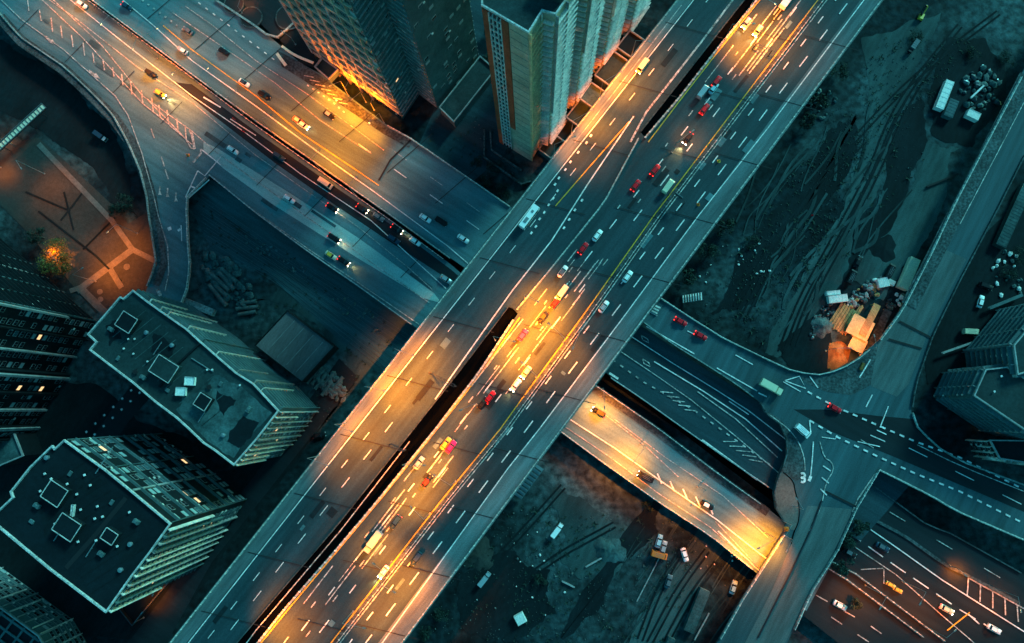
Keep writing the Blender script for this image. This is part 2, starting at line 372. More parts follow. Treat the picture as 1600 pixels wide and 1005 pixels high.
barrier([(276,492),(292,458),(298,418),(295,385),(293,335),(292,311),(327,275)], ZA, .9, .9, M['concrete'], 'ribbed inner parapet of the slip road beside the railway yard')
barrier([(329,275),(403,335),(480,392),(560,447),(650,512)], ZA, .6, .9, M['metal'], 'steel edged parapet of the arterial above the railway yard')
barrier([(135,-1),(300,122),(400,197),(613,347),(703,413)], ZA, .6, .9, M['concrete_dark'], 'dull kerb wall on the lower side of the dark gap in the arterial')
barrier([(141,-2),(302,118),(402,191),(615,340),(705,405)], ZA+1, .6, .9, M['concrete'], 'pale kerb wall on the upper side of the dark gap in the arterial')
barrier([(607,198),(643,218),(797,324)], ZA+1, .6, .9, M['concrete'], 'parapet of the arterial between the two tower blocks')
barrier([(338,1),(400,42),(425,61),(437,59),(455,42),(472,25)], ZA+1, .9, 1.0, M['concrete'], 'curving kerb wall of the circular forecourt at the top edge', rail=False)
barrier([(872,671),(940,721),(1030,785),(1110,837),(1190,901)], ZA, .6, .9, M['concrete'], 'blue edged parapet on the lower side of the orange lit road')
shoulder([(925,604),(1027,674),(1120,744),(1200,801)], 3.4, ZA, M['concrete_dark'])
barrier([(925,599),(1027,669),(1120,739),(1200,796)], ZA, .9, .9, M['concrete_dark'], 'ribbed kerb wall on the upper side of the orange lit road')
barrier([(955,591),(1000,621),(1063,666),(1130,713),(1215,771)], ZA, .5, .8, M['metal'], 'thin rail on the lower edge of the sunken lanes')
barrier([(1033,467),(1077,496),(1130,529),(1200,563),(1240,581),(1277,586),(1310,579),(1343,559),(1373,533)], ZE, .5, .9, M['concrete'], 'curved parapet where the upper road bends below the building site')
barrier([(1375,531),(1408,486),(1454,396),(1488,323),(1601,109)], ZE, .9, .9, M['concrete'], 'ribbed parapet on the site side of the overpass')
barrier([(1600,243),(1553,336),(1500,436),(1457,523),(1430,600),(1424,640)], ZE, .5, .9, M['concrete_dark'], 'plain parapet on the car park side of the overpass', rail=False)
barrier([(1425,645),(1434,671),(1468,701),(1501,721),(1600,758),(1780,832)], ZE, .5, .9, M['concrete'], 'curved parapet below the teal block of flats', rail=False)
barrier([(1373,734),(1453,774),(1493,798),(1600,844),(1780,922)], ZE, .7, .9, M['concrete'], 'parapet of the eastern road above the deep black gap')
barrier([(1372,735),(1337,794),(1307,861),(1267,924),(1231,1005)], ZE, .7, .9, M['concrete'], 'right hand parapet of the southern ramp')
barrier([(1224,836),(1195,881),(1160,936),(1121,1005)], ZE, .7, .9, M['concrete'], 'left hand parapet of the southern ramp beside the orange glow')
barrier([(1284,782),(1266,830),(1236,893),(1210,945),(1180,1005)], ZE, .5, .7, M['metal_dark'], 'dark rail dividing the southern ramp', rail=False)
barrier([(1188,629),(1196,646),(1219,663),(1231,691),(1229,716),(1217,743),(1209,771),(1213,796),(1227,818)], ZE, .5, .8, M['concrete_dark'], 'curved retaining parapet at the end of the sunken lanes', rail=False)
barrier([(1364,759),(1453,824),(1475,828),(1600,898)], ZA-.6, .5, .8, M['concrete_dark'], 'kerb wall on the upper edge of the lower dark road', rail=False)
barrier([(1337,797),(1413,837),(1477,883),(1520,903),(1600,947)], ZA-.6, 1.2, .5, M['concrete_dark'], 'low kerb dividing the lower dark road', rail=False)
barrier([(1292,874),(1336,896),(1480,1005)], ZA-.6, .9, .8, M['concrete_dark'], 'upper of the two ribbed rails between the lower roads')
barrier([(1280,880),(1322,905),(1455,1005)], ZA-.6, .9, .8, M['concrete_dark'], 'lower of the two ribbed rails between the lower roads')
barrier([(1006,504),(1050,537),(1100,568),(1150,600),(1186,627)], ZE, .4, .6, M['concrete'], 'straight wall between the upper road and the sunken lanes', rail=False)
barrier([(640,1230),(740,1100)], ZA, .5, .8, M['concrete_dark'], 'low wall south of the highway', rail=False) if False else None

# ------------------------------------------------------------------ markings
mk = {}
def line(surf, pl, wd=.3, z=None, m='white', sm=0):
    z = {'B': ZB, 'A2': ZA, 'A1': ZA+1, 'C': ZE, 'F': ZA-.6, 'S': ZA}[surf] if z is None else z
    mk.setdefault(m, MB()).strip(PP(smooth(pl, sm) if sm else pl, z+.24), wd)
def dash(surf, pl, on=6, off=9, wd=.35, m='white', ph=0, jit=0, skip=0):
    z = {'B': ZB, 'A2': ZA, 'A1': ZA+1, 'C': ZE, 'F': ZA-.6, 'S': ZA}[surf]
    pts = PP(pl, z+.24); pts = resample(pts, .5); per = int((on+off)*2); n = int(on*2); i = int(ph*2)
    rnd = random.Random(int(pl[0][0]*7+pl[0][1]))
    while i+n < len(pts):
        if rnd.random() >= skip:
            k = n if not jit else max(2, int(n*rnd.uniform(1-jit, 1)))
            mk.setdefault(m, MB()).strip(pts[i:i+k+1:max(1, k//2)] if k >= 2 else pts[i:i+2], wd)
        i += per
def tB(t, y0=1230, y1=-230, dt=0): return [(EL(y0)+(t+dt)*(ER(y0)-EL(y0)), y0), (EL(y1)+t*(ER(y1)-EL(y1)), y1)]
line('B', tB(.075), .4)
line('B', [(1060-793*.3,300),(1060,0)] if False else [(898,223),(990,105),(1065,8)], .35, m='worn_and_trails')
line('B', [(553,670),(650,548),(800,372),(858,298)], .35) if False else None
dash('B', [(395,1100),(478,935),(556,812),(640,700),(720,588),(800,470)], 6, 9) if False else None
dash('B', tB(.145), 4.5, 9.5, .28)
dash('B', tB(.215, 1230, 600) if False else [(x, y) for x, y in [(EL(yy)+.215*(ER(yy)-EL(yy)), yy) for yy in (1230, 625)]], 5, 9, .32, ph=4)
line('B', [(680,624),(770,497),(800,455),(862,376),(917,290),(990,182)], .5)
line('B', [(868,322),(920,262),(983,190)], .4, m='yellow')
line('B', [(985,222),(1010,175),(1040,137),(1100,60),(1145,0)], .8, m='worn_and_trails')
line('B', [(300,1120),(400,985),(533,828),(640,690)], .4, m='worn_and_trails') 
line('B', [(205,1240),(402,1012),(448,955),(522,867),(592,783),(685,668),(752,583),(812,496)], .45, m='yellow')
line('B', [(1013,222),(1064,155),(1124,78),(1187,0),(1384,-250)], .45, m='yellow')
line('B', [(x-1, y) for x, y in MED], .42, m='yellow')
line('B', [(x+13, y) for x, y in MED], .4, m='worn_and_trails')
line('B', [(597-168,1230),(597,1005),(793,733),(843,670),(968,504),(1093,335),(1200,200),(1350,0),(1530,-240)], .4)
dash('B', tB(.775), 4.5, 8.5, .45)
dash('B', tB(.845), 6.5, 8.5, .45, ph=5)
# lanes of the busy middle carriageway
for t, on, off, ph, m in ((.49,4,13,0,'worn_and_trails'),(.525,6,11,6,'white'),(.565,4,13,3,'worn_and_trails'),(.61,7,12,5,'white')):
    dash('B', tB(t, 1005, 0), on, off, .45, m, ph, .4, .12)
# clusters of pale strokes painting headlight trails, mid-highway and at the top
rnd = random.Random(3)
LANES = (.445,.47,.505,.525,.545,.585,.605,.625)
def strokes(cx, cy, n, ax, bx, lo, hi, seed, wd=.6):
    """vehicle light trails painted as colour: strokes lie on the lane lines of the middle carriageway"""
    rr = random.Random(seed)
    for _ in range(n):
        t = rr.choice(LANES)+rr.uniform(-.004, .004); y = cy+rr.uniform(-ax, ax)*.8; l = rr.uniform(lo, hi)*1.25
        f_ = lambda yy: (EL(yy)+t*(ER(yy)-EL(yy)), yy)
        mk.setdefault('worn_and_trails', MB()).strip(PP([f_(y), f_(y-l*.79)], ZB+.245), rr.uniform(.25, wd*.75))
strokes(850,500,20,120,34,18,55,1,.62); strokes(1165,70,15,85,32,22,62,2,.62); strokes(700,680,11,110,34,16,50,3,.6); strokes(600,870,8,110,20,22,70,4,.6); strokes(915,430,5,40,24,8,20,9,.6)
# diamond dots on the upper carriageway
for px, py in [(870,300),(863,312),(856,322),(849,334),(842,344),(836,356),(829,366),(908,315),(897,330),(888,345),(880,358),(902,240),(890,255),(882,267),(872,280),(866,290),(915,225),(922,214)]:
    mk['white'].strip(PP([(px, py), (px+2.6, py-3.6)], ZB+.24), .8)
mk['white'].build('road_markings_and_trails', M['white'], kind='structure') if False else None
# arterial
line('A2', [(-60,-60),(33,30),(100,78),(180,150),(200,180),(222,240),(240,305),(247,335),(262,385),(264,425),(258,455)], .4, m='worn_and_trails')
line('A2', [(75,-8),(160,72),(223,150),(262,178),(300,205),(340,240),(430,304),(560,396),(672,474)], .35, m='worn_and_trails')
line('A2', [(66,0),(130,60),(223,162),(255,187),(300,226)], .35, m='worn_and_trails')
line('A2', [(100,-8),(200,72),(300,150),(380,205),(470,272),(580,345),(697,451)], .35, m='white')
line('A2', [(20,-40),(120,30),(215,105),(300,160),(400,243),(560,355),(640,420),(675,452)], .3, m='worn_and_trails')
for x, y0_, y1_ in ((43,-2,17),(62,15,33),(80,28,50),(95,40,60),(112,55,74),(130,67,87),(145,83,98),(161,93,110),(176,105,120),(190,116,134),(204,127,148),(221,142,162),(237,153,175),(248,164,184),(261,172,194),(276,185,208),(289,196,221)):
    mk.setdefault('worn_and_trails', MB()).strip(PP([(x, y0_), (x+2.5, y1_)], ZA+.24), .55)
mk['worn_and_trails'].strip(PP([(232,157),(290,217),(298,231),(304,233)], ZA+.24), .5); mk['worn_and_trails'].strip(PP([(304,233),(300,210),(296,203)], ZA+.24), 1.1)
line('A2', [(314,233),(345,258)], .5); line('A2', [(302,254),(314,240),(314,233)], .9, m='worn_and_trails')
line('A2', [(309,267),(290,308),(292,312),(327,281)], .5); line('A2', [(309,267),(320,275),(347,243)], .5); line('A2', [(298,291),(307,295)], .7)
for px, py in [(236,201),(252,245),(258,265)]: mk['worn_and_trails'].strip(PP([(px, py), (px+5, py+15)], ZA+.24), .5)
for (x, y) in ((78,64),(146,117)):     # faded arrows
    mk['worn_and_trails'].strip(PP([(x-7, y-7), (x+6, y+4)], ZA+.24), 1.0); mk['worn_and_trails'].face([P(x-3,y+2,ZA+.24),P(x+10,y+6,ZA+.24),P(x+4,y-3,ZA+.24)])
for (x, y) in ((250,297),(262,300),(275,307)):
    mk['worn_and_trails'].strip(PP([(x-1, y+8), (x, y-6)], ZA+.24), .6); mk['worn_and_trails'].face([P(x-3,y+8,ZA+.24),P(x+3,y+8,ZA+.24),P(x,y+1,ZA+.24)])
line('A2', [(264,355),(266,360)], 1.6); line('A2', [(283,352),(284,377)], .45); line('A2', [(279,358),(281,361)], 1.4)
line('A2', [(246,452),(250,460),(249,468)], 1.6, m='worn_and_trails')
line('A2', [(318,152),(345,168)], .6); line('A2', [(360,186),(400,212)], .4, m='white')
line('A2', [(403,333),(480,388),(560,442),(655,507)], .35, m='worn_and_trails')
# A1
line('A1', [(130,-60),(192,0),(240,40),(300,95),(400,166),(500,240),(585,300),(700,385),(735,415)], .4)
line('A1', [(255,40),(300,78),(400,150),(470,208),(560,268),(592,290)], .35, m='yellow')
line('A1', [(270,20),(350,75),(430,130),(500,188),(580,240)], .35, m='worn_and_trails')
line('A1', [(290,10),(330,38),(400,95),(480,147),(560,205),(600,235)], .35, m='worn_and_trails')
dash('A1', [(310,4),(400,72),(432,96)], 1.6, 3.0, .5)
dash('A1', [(480,133),(520,160),(545,182)], 1.2, 2.0, .6)
dash('A1', [(222,0),(300,57)], 1.2, 2.6, .8, 'worn_and_trails')
dash('A1', [(560,225),(800,395)], 7, 13, .35, 'white'); dash('A1', [(600,225),(790,360)], 7, 13, .3, 'worn_and_trails', 6)
for k in range(7): mk['worn_and_trails'].strip(PP([(475+9*k, 118+7*k), (490+9*k, 121+7*k)], ZA+1.24), .4)
# C upper
dash('C', [(1000,480),(1060,510),(1150,555),(1230,600),(1300,640)], 8, 14, .35)
line('C', [(1010,510),(1085,553)], .45); line('C', [(1120,575),(1183,611)], .45); line('C', [(1185,614),(1198,620)], .5)
line('C', [(1226,595),(1249,588),(1259,607),(1226,595)], .4); line('C', [(1265,588),(1278,606)], .4)
dash('C', [(1262,612),(1300,633),(1370,664),(1430,690),(1500,715),(1600,765)], 2.2, 2.2, .7)
dash('C', [(1265,657),(1310,684),(1375,715),(1430,740),(1500,768),(1600,818)], 2.2, 2.2, .7)
line('C', [(1265,657),(1267,678)], .5); line('C', [(1195,643),(1212,655),(1232,670),(1248,690),(1257,715),(1258,735)], .4, m='worn_and_trails', sm=1)
line('C', [(1271,690),(1269,720),(1266,750)], .45); line('C', [(1264,752),(1267,744)], 1.2)
line('C', [(1281,690),(1288,715),(1300,722),(1303,735),(1290,755),(1284,790),(1265,830)], .4, m='worn_and_trails', sm=1)
for k in range(3): line('C', [(1286-2*k,728+18*k),(1298-3*k,736+19*k)], .5)
line('C', [(1284,683),(1305,686),(1308,680)], .35); line('C', [(1340,690),(1375,698)], .35); line('C', [(1345,687),(1365,700)], .35, m='worn_and_trails')
line('C', [(1370,672),(1385,679)], .4); line('C', [(1360,680),(1383,690)], .4)
line('C', [(1368,740),(1340,780),(1332,800)], .5, m='worn_and_trails')
line('C', [(1353,636),(1363,617)], .45); line('C', [(1375,668),(1388,635)], .4)
line('C', [(1343,590),(1360,562)], .5)
dash('C', [(1420,700),(1600,790)], 8, 12, .35); line('C', [(1433,695),(1500,728),(1600,768),(1700,808)], .35, m='worn_and_trails', sm=1)
line('C', [(1590,130),(1520,265),(1478,350)], .35, m='worn_and_trails'); line('C', [(1600,160),(1500,350)], .35, m='worn_and_trails')
# number 3 painted on the lane
for a in ((-90, 180),):
    for c in ((1254,743), (1254,750)):
        pts = [(c[0]+3.6*math.cos(t*PI/8), c[1]+3.4*math.sin(t*PI/8)) for t in range(-6, 7)]
        line('C', pts, .9)
# sunken lanes C2
line('S', [(985,525),(1050,567),(1120,610),(1170,642),(1232,690)], .4)
line('S', [(1022,565),(1100,612),(1165,655),(1222,705)], .45); line('S', [(1090,612),(1150,655),(1215,715)], .4, m='worn_and_trails')
line('S', [(968,548),(1030,590),(1080,625),(1150,682),(1220,742)], .35, m='worn_and_trails')
dash('S', [(957,562),(1007,598),(1083,640),(1125,670),(1215,735)], 1.6, 2.4, .6, 'worn_and_trails')
line('S', [(1097,687),(1183,750)], .6)
for k in range(5): line('S', [(1033+9*k,612+7*k),(1052+9*k,614+7*k)], .4, m='worn_and_trails')
for k in range(5): line('S', [(1130+10*k,690+7*k),(1152+10*k,690+8*k)], .4, m='worn_and_trails')
for (x, y) in ((1008,530),(1010,567)):
    line('S', [(x-6,y-6),(x+4,y),(x+6,y+6),(x-4,y+1),(x-6,y-6)], .4, m='worn_and_trails')
line('S', [(952,583),(966,592)], .9)
line('S', [(1139,627),(1170,648)], .4)
# C3
line('S', [(890,655),(960,700),(1040,757),(1120,812),(1188,866),(1215,885)], .45); line('S', [(1118,815),(1190,892)], .3, m='worn_and_trails') 
line('S', [(1122,830),(1187,893)], .45); line('S', [(935,640),(1000,690),(1060,745)], .3, m='worn_and_trails')
line('S', [(880,665),(950,712),(1030,772),(1110,824),(1185,890)], .3, m='worn_and_trails'); line('S', [(960,655),(1040,715),(1130,775),(1200,840)], .3, m='worn_and_trails')
for k in range(5): line('S', [(1027+20*k,740+12*k),(1034+20*k,756+12*k)], .55)
# F
dash('F', [(1322,829),(1400,885),(1500,953),(1600,1012)], 7, 3.6, .45, m='white')
line('F', [(1332,808),(1400,855),(1473,907),(1600,987),(1700,1045)], .45); line('F', [(1317,842),(1400,898),(1470,960),(1540,1020)], .35, m='worn_and_trails')
line('F', [(1380,888),(1345,890)], .35, m='worn_and_trails'); line('F', [(1381,889),(1381,912)], .35, m='worn_and_trails')
for k in range(5):
    x, y = 1513+19*k, 903+10.5*k
    line('F', [(x, y),(x-2+k,y+27)], .5, m='worn_and_trails'); line('F', [(x, y),(x+19,y+10.5)], .5, m='worn_and_trails')
line('F', [(1515,957),(1480,985)], .5, m='yellow'); line('F', [(1513,960),(1530,975)], .5); dash('F', [(1390,800),(1600,925)], 7, 14, .3, 'worn_and_trails')
dash('F', [(1275,930),(1360,978),(1420,1020)], 5, 7, .4, 'worn_and_trails'); dash('F', [(1285,955),(1375,1015)], 5, 7, .4, 'worn_and_trails', 4)
for key, b in mk.items(): b.build('road_markings_and_trails', M[key], kind='structure')  # one batch includes the pale strokes painted as light trails
# expansion joints
jb = MB()
for pl, z in (([(642,219),(610,250),(592,282)], ZA+1), ([(1405,502),(1455,528)], ZE), ([(1388,530),(1440,545)], ZE), ([(1290,768),(1338,792)], ZE)):
    jb.strip(PP(pl, z+.26), .8)
for y in range(-150, 1200, 92):
    for t0, t1 in ((.02, .30), (.44, .66), (.70, .975)):
        a_, b_ = (EL(y)+t0*(ER(y)-EL(y)), y+30*t0), (EL(y)+t1*(ER(y)-EL(y)), y+30*t1+60*(t1-t0)); jb.strip(PP([a_, b_], ZB+.26), .3)
for k in range(9):
    x = 60+k*75; jb.strip(PP([(x, 15+k*48), (x-34, 50+k*48)], ZA+.24), .3); jb.strip(PP([(x+95, -18+k*48), (x+165, -78+k*48)], ZA+1.24), .3)
jb.build('road_joint', M['rubber'], kind='structure')
def repairs(n, seed, gen, z, m, wmin, wmax, lmin, lmax, name='asphalt_repair'):
    rr = random.Random(seed); b = MB()
    for _ in range(n):
        (x, y), (dx, dy) = gen(rr); L_ = rr.uniform(lmin, lmax); b.strip(PP([(x, y), (x+dx*L_, y+dy*L_)], z), rr.uniform(wmin, wmax))
    b.build(name, M[m], kind='structure')
gB_ = lambda rr: (lambda y, t: ((EL(y)+t*(ER(y)-EL(y)), y), (.62, -.785)))(rr.uniform(-60, 1060), rr.choice((.11,.18,.25,.5,.54,.585,.63,.74,.81,.88))+rr.uniform(-.01,.01))
gA_ = lambda rr: (lambda s_, o_: ((60+s_*600-o_*18, -10+s_*440+o_*30), (.83, .56)))(rr.random(), rr.uniform(.2, 1.6))
repairs(26, 5, gB_, ZB+.09, 'asphalt_dark', 1.2, 3.4, 4, 40); repairs(22, 6, gB_, ZB+.10, 'asphalt_a', 1.2, 3.0, 4, 26)
repairs(14, 7, gA_, ZA+.09, 'asphalt_e', 1.0, 2.6, 8, 46)

# ------------------------------------------------------------------ earth patches
def patch(pl, m, z, amp=9, seed=1, name='earth_and_shade_sheet'): return sheet(name, jag(pl, amp, 4, seed), z, M[m])
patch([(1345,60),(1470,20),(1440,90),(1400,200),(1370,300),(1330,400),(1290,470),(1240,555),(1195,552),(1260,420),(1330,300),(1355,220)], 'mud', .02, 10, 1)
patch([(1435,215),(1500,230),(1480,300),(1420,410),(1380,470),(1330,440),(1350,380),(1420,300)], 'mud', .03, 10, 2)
patch([(1240,300),(1300,200),(1340,180),(1330,260),(1270,360),(1180,480),(1110,490),(1150,400)], 'mud_and_shade_dark', .02, 14, 3)
patch([(1400,200),(1440,150),(1450,220),(1410,320),(1350,400),(1330,390),(1380,300)], 'mud_and_shade_dark', .04, 8, 4)
patch([(1480,60),(1540,60),(1570,110),(1560,180),(1520,230),(1455,210),(1450,150)], 'mud_and_shade_dark', .045, 9, 5)
patch([(1000,960),(1070,860),(1120,800),(1150,830),(1080,930),(1030,1050),(960,1050)], 'mud', .02, 8, 6)
patch([(870,760),(950,810),(990,850),(960,900),(900,900),(880,830)], 'mud', .025, 14, 7)
patch([(890,960),(1010,790),(1040,780),(1030,830),(960,890),(930,960),(880,1000)], 'mud_and_shade_dark', .03, 9, 8)
patch([(720,900),(800,860),(860,890),(870,960),(800,1005),(730,990)], 'mud_and_shade_dark', .035, 12, 9)
patch([(620,520),(560,470),(450,430),(400,470),(470,490),(540,560),(560,600)], 'mud', .02, 9, 10)
patch([(1440,480),(1560,345),(1640,300),(1660,470),(1560,560),(1450,600)], 'mud_and_shade_dark', .02, 4, 11, 'car_park')
patch([(720,240),(760,180),(790,200),(740,270),(700,280)], 'mud', .02, 8, 12)
patch([(1215,540),(1300,470),(1295,585),(1240,585)], 'mud_and_shade_dark', .05, 6, 13)
patch([(0,62),(60,95),(120,140),(160,185),(185,225),(205,290),(215,340),(180,330),(150,270),(90,225),(40,190),(-60,150),(-60,40)], 'mud_and_shade_dark', .02, 6, 21)
patch([(-40,600),(150,600),(300,690),(330,740),(480,690),(560,590),(520,640),(400,790),(240,1005),(60,1005),(-40,900)], 'mud_and_shade_dark', .0, 12, 22)
# ruts
rb = MB()
for pl in ([(1560,20),(1440,110),(1360,190),(1300,260),(1250,330),(1200,420),(1160,500)], [(1500,40),(1430,125),(1390,190),(1360,270),(1300,380),(1250,470),(1220,550)],
           [(1490,60),(1420,150),(1380,250),(1320,370),(1270,460),(1240,540)], [(1350,220),(1280,290),(1210,380),(1150,480)],
           [(1120,880),(1080,930),(1040,1005)], [(1105,860),(1060,920),(1015,1005)], [(1070,850),(1030,920),(1000,1000)], [(960,820),(850,880),(760,960)], [(880,760),(800,850),(720,930)]):
    pl2 = smooth(pl, 2); pts = PP(pl2, .30)
    for d in (-1.1, 1.1): rb.strip(offs(pts, d), .8)
rb.build('wheel_ruts', M['mud_and_shade_dark'], kind='structure')
rb = MB(); rr_ = random.Random(12)
for k in range(46):
    x0, y0 = rr_.uniform(1090, 1360), rr_.uniform(250, 540); L_ = rr_.uniform(30, 130); bx = rr_.uniform(.25, .95)
    if x0 < ER(y0)+25 or y0 > 420+.9*(1350-x0) : continue
    pts = [P(x0+bx*t*L_+7*math.sin(t*4+k*2.4), y0-t*L_+3*math.sin(t*5+k), .24) for t in [q_/12 for q_ in range(13)]]; 
    if P(x0, y0-L_).x: rb.strip([p for p in pts], rr_.uniform(.4,1.6))
for k in range(26):
    x0, y0 = rr_.uniform(960, 1130), rr_.uniform(860, 1040); L_ = rr_.uniform(50, 130)
    pts = [P(x0+.7*t*L_+3*math.sin(t*3+k), y0-t*L_, .24) for t in (0,.25,.5,.75,1)]
    rb.strip(pts, rr_.uniform(.25,.7))
rb.build('pale_ruts', M['track'], kind='structure')
# railway yard
sheet('railway_yard', [(300,330),(330,280),(700,540),(640,620),(560,560),(420,430),(330,390)], .03, M['ballast'])
tr = MB()
for k in range(6):
    o = k*13
    pts = PP([(310+o*.2, 306+o), (420+o*.2, 382+o*.9), (650-o*.6, 535+o*.75)], .26)
    for d in (-.75, .75): tr.wall(offs(pts, d), .12, .10)
tr.build('railway_track', M['rail'], kind='structure')
# plaza on the left
sheet('plaza', [(60,215),(100,250),(175,320),(200,350),(232,330),(250,410),(230,470),(190,470),(150,490),(100,430),(40,360),(0,320),(-60,230)], .03, M['plaza'])
pb = MB()
for pl, wd in (([(120,455),(207,390)], 3), ([(207,390),(175,345),(60,225)], 2.4), ([(207,390),(243,408)], 2.4), ([(172,420),(190,450)], 2.6), ([(125,450),(165,490)], 3.5), ([(120,455),(118,448)], 6)):
    pb.strip(PP(pl, .30), wd)
for c, r in (((198,417), 1.5), ((156,456), 1.3), ((157,468), 1.3)):
    q = P(*c, .31); pb.face([(q.x+r*math.cos(t*PI/8), q.y+r*math.sin(t*PI/8), .31) for t in range(16)])
pb.build('plaza_path', M['plaza_path'], kind='structure')
pb = MB()
for pl in ([(60,330),(150,400)], [(95,345),(130,300)], [(130,390),(180,340)], [(40,300),(110,330)], [(150,400),(190,440)], [(100,300),(115,360)]): pb.strip(PP(pl, .28), .9)
pb.build('paving_joint', M['mud_and_shade_dark'], kind='structure')
sheet('back_street', [(120,720),(175,640),(215,590),(245,610),(200,660),(160,720)], .03, M['asphalt_dark'])
bd = MB()
for k in range(7):
    for s in (0, 1):
        q = P(205-14*k+s*13, 610+13*k+s*4, .26); bd.box((q.x, q.y, .24), (.9, .9, .06), .6)
bd.build('road_studs', M['white'], kind='structure')
sheet('side_lane', [(330,880),(480,690),(560,590),(530,560),(400,740),(200,1005),(230,1060)], .03, M['asphalt_dark'])
sheet('side_lane', [(760,60),(800,0),(740,-60),(700,120),(640,260),(720,300),(790,240),(770,150)], .02, M['asphalt_c'])

# ------------------------------------------------------------------ buildings
def win_mesh(wd, ht, glass):
    b = MB(); b.prism([(-wd/2,-.12),(wd/2,-.12),(wd/2,.02),(-wd/2,.02)], -ht/2, ht/2, 0)
    x, z = wd/2-.12, ht/2-.12
    b.face([(-x,-.13,-z),(-.04,-.13,-z),(-.04,-.13,z),(-x,-.13,z)], 1); b.face([(.04,-.13,-z),(x,-.13,-z),(x,-.13,z),(.04,-.13,z)], 1)
    o = b.build('window', [M['rim_dim'], glass]); me = o.data; bpy.data.objects.remove(o); return me
WC = {}
def building(name, label, foot, h, wall='wall_dark', roof='roof_dark', rim='rim', styles=None, fh=3.2, z0=0, roof_z=.6, glass=(6,2,1,0), seed=1, maxwin=95, rimw=.5):
    """foot: list of world (x,y), CCW.  styles: {edge index: dict}"""
    rr = random.Random(seed); foot = [Vector((p[0], p[1])) for p in (foot if styles else ccw(list(foot)))]
    c = sum(foot, Vector((0, 0)))/len(foot); root = empty(name, (c.x, c.y, z0), label=label, cat='building')
    loc = [p-c for p in foot]; n = len(loc)
    b = MB(); b.prism([tuple(p) for p in loc], 0, h-.01, 0); b.build('wall', M[wall], root)
    b = MB(); b.prism([tuple(p) for p in loc], h, h+.25, 0); rf = b.build('roof', M[roof], root)
    ring = [Vector((p.x, p.y, h+.25)) for p in loc]
    b = MB()
    for i in range(n):
        p, q = ring[i], ring[(i+1) % n]; d = (q-p).normalized(); b.wall([p-d*.25, q+d*.25], rimw, .9+.004*i)
    b.build('parapet', M[rim], root)
    nwin = [0]; rest = MB(); cand = []
    for i, st in (styles or {}).items():
        p, q = loc[i], loc[(i+1) % n]; d = q-p; L = d.length; u = d/L; nm = Vector((u.y, -u.x)); rz = math.atan2(u.y, u.x)
        bay = st.get('bay', 3.6); nb = max(1, round(L/bay)); nf = int((h-1.0)/fh)
        if st.get('skin'):
            b = MB(); a1, b1 = p+nm*.06+u*.05, q+nm*.06-u*.05; a0, b0 = p-nm*.05+u*.05, q-nm*.05-u*.05
            b.prism([tuple(a1), tuple(b1), tuple(b0), tuple(a0)], st.get('skin0', 0)*h, h-.1, 0); b.build('cladding', M[st['skin']], root)
        if st.get('ledge'):
            dp = st['ledge']; 
            for k in range(1, nf+1):
                if st.get('ledge_every', 1) > 1 and k % st['ledge_every']: continue
                b = MB(); m_ = (p+q)/2+nm*(dp/2+.07)
                b.box((m_.x, m_.y, k*fh-.2), (L-.3, dp, st.get('lh', .9)), rz); b.build('balcony', M[st.get('lmat', 'rim_dim')], root)
        if st.get('fin'):
            for k in range(0, nb+1, st.get('fin_every', 1)):
                b = MB(); m_ = p+u*(.2+(L-.4)*k/nb)+nm*(st['fin']/2+.1)
                z_ = 0 if rr.random() < .6 else rr.uniform(.1,.5)*h
                b.box((m_.x, m_.y, z_), (st.get('fw', .35)*rr.uniform(.5,1.3), st['fin'], h-.15-z_), rz); b.build('pier', M[rr.choice((st.get('fmat', 'fin'),)*2+(st.get('lmat', 'rim_dim'), 'rim_dim'))], root)
        if st.get('win'):
            ww, wh = st['win']
            for k in range(nf):
                for j in range(nb):
                    if rr.random() < st.get('skip', 0): continue
                    x = p+u*(L*(j+.5)/nb)+nm*.10
                    gi = rr.choices(('glass_dark','glass_mid','glass_pale','glass_lit'), st.get('glass', glass))[0]
                    cand.append((k, x, rz, ww, wh, gi))
    cand.sort(key=lambda t: -t[0])
    for (k, x, rz, ww, wh, gi) in rr.sample(cand, min(len(cand), 45)):
        b = MB(); off = Vector((math.cos(rz), math.sin(rz)))*(ww/2+.45)+Vector((math.sin(rz), -math.cos(rz)))*.25; b.box((x.x+off.x, x.y+off.y, k*fh+fh*.4), (.85,.4,.6), rz); b.build('air_conditioner', M['fin'], root)
    for idx, (k, x, rz, ww, wh, gi) in enumerate(cand):
        z = k*fh+fh*.55; key = (ww, wh, gi)
        if key not in WC: WC[key] = win_mesh(ww, wh, M[gi])
        if idx < maxwin:
            o = bpy.data.objects.new('window', WC[key]); COL.objects.link(o); o.parent = root; o.location = (x.x, x.y, z); o.rotation_euler = (0, 0, rz)
        else:
            me = WC[key]; mat = Matrix.Translation((x.x, x.y, z)) @ Matrix.Rotation(rz, 4, 'Z'); nv = len(rest.v)
            rest.v += [tuple(mat @ v.co) for v in me.vertices]
            gm = {'glass_dark':1,'glass_mid':2,'glass_pale':3,'glass_lit':4}[gi]
            for pg in me.polygons: rest.f.append(tuple(nv+v for v in pg.vertices)); rest.m.append(gm if pg.material_index else 0)
    if rest.f: rest.build('windows', [M['rim_dim'], M['glass_dark'], M['glass_mid'], M['glass_pale'], M['glass_lit']], root, kind='stuff')
    return root, c
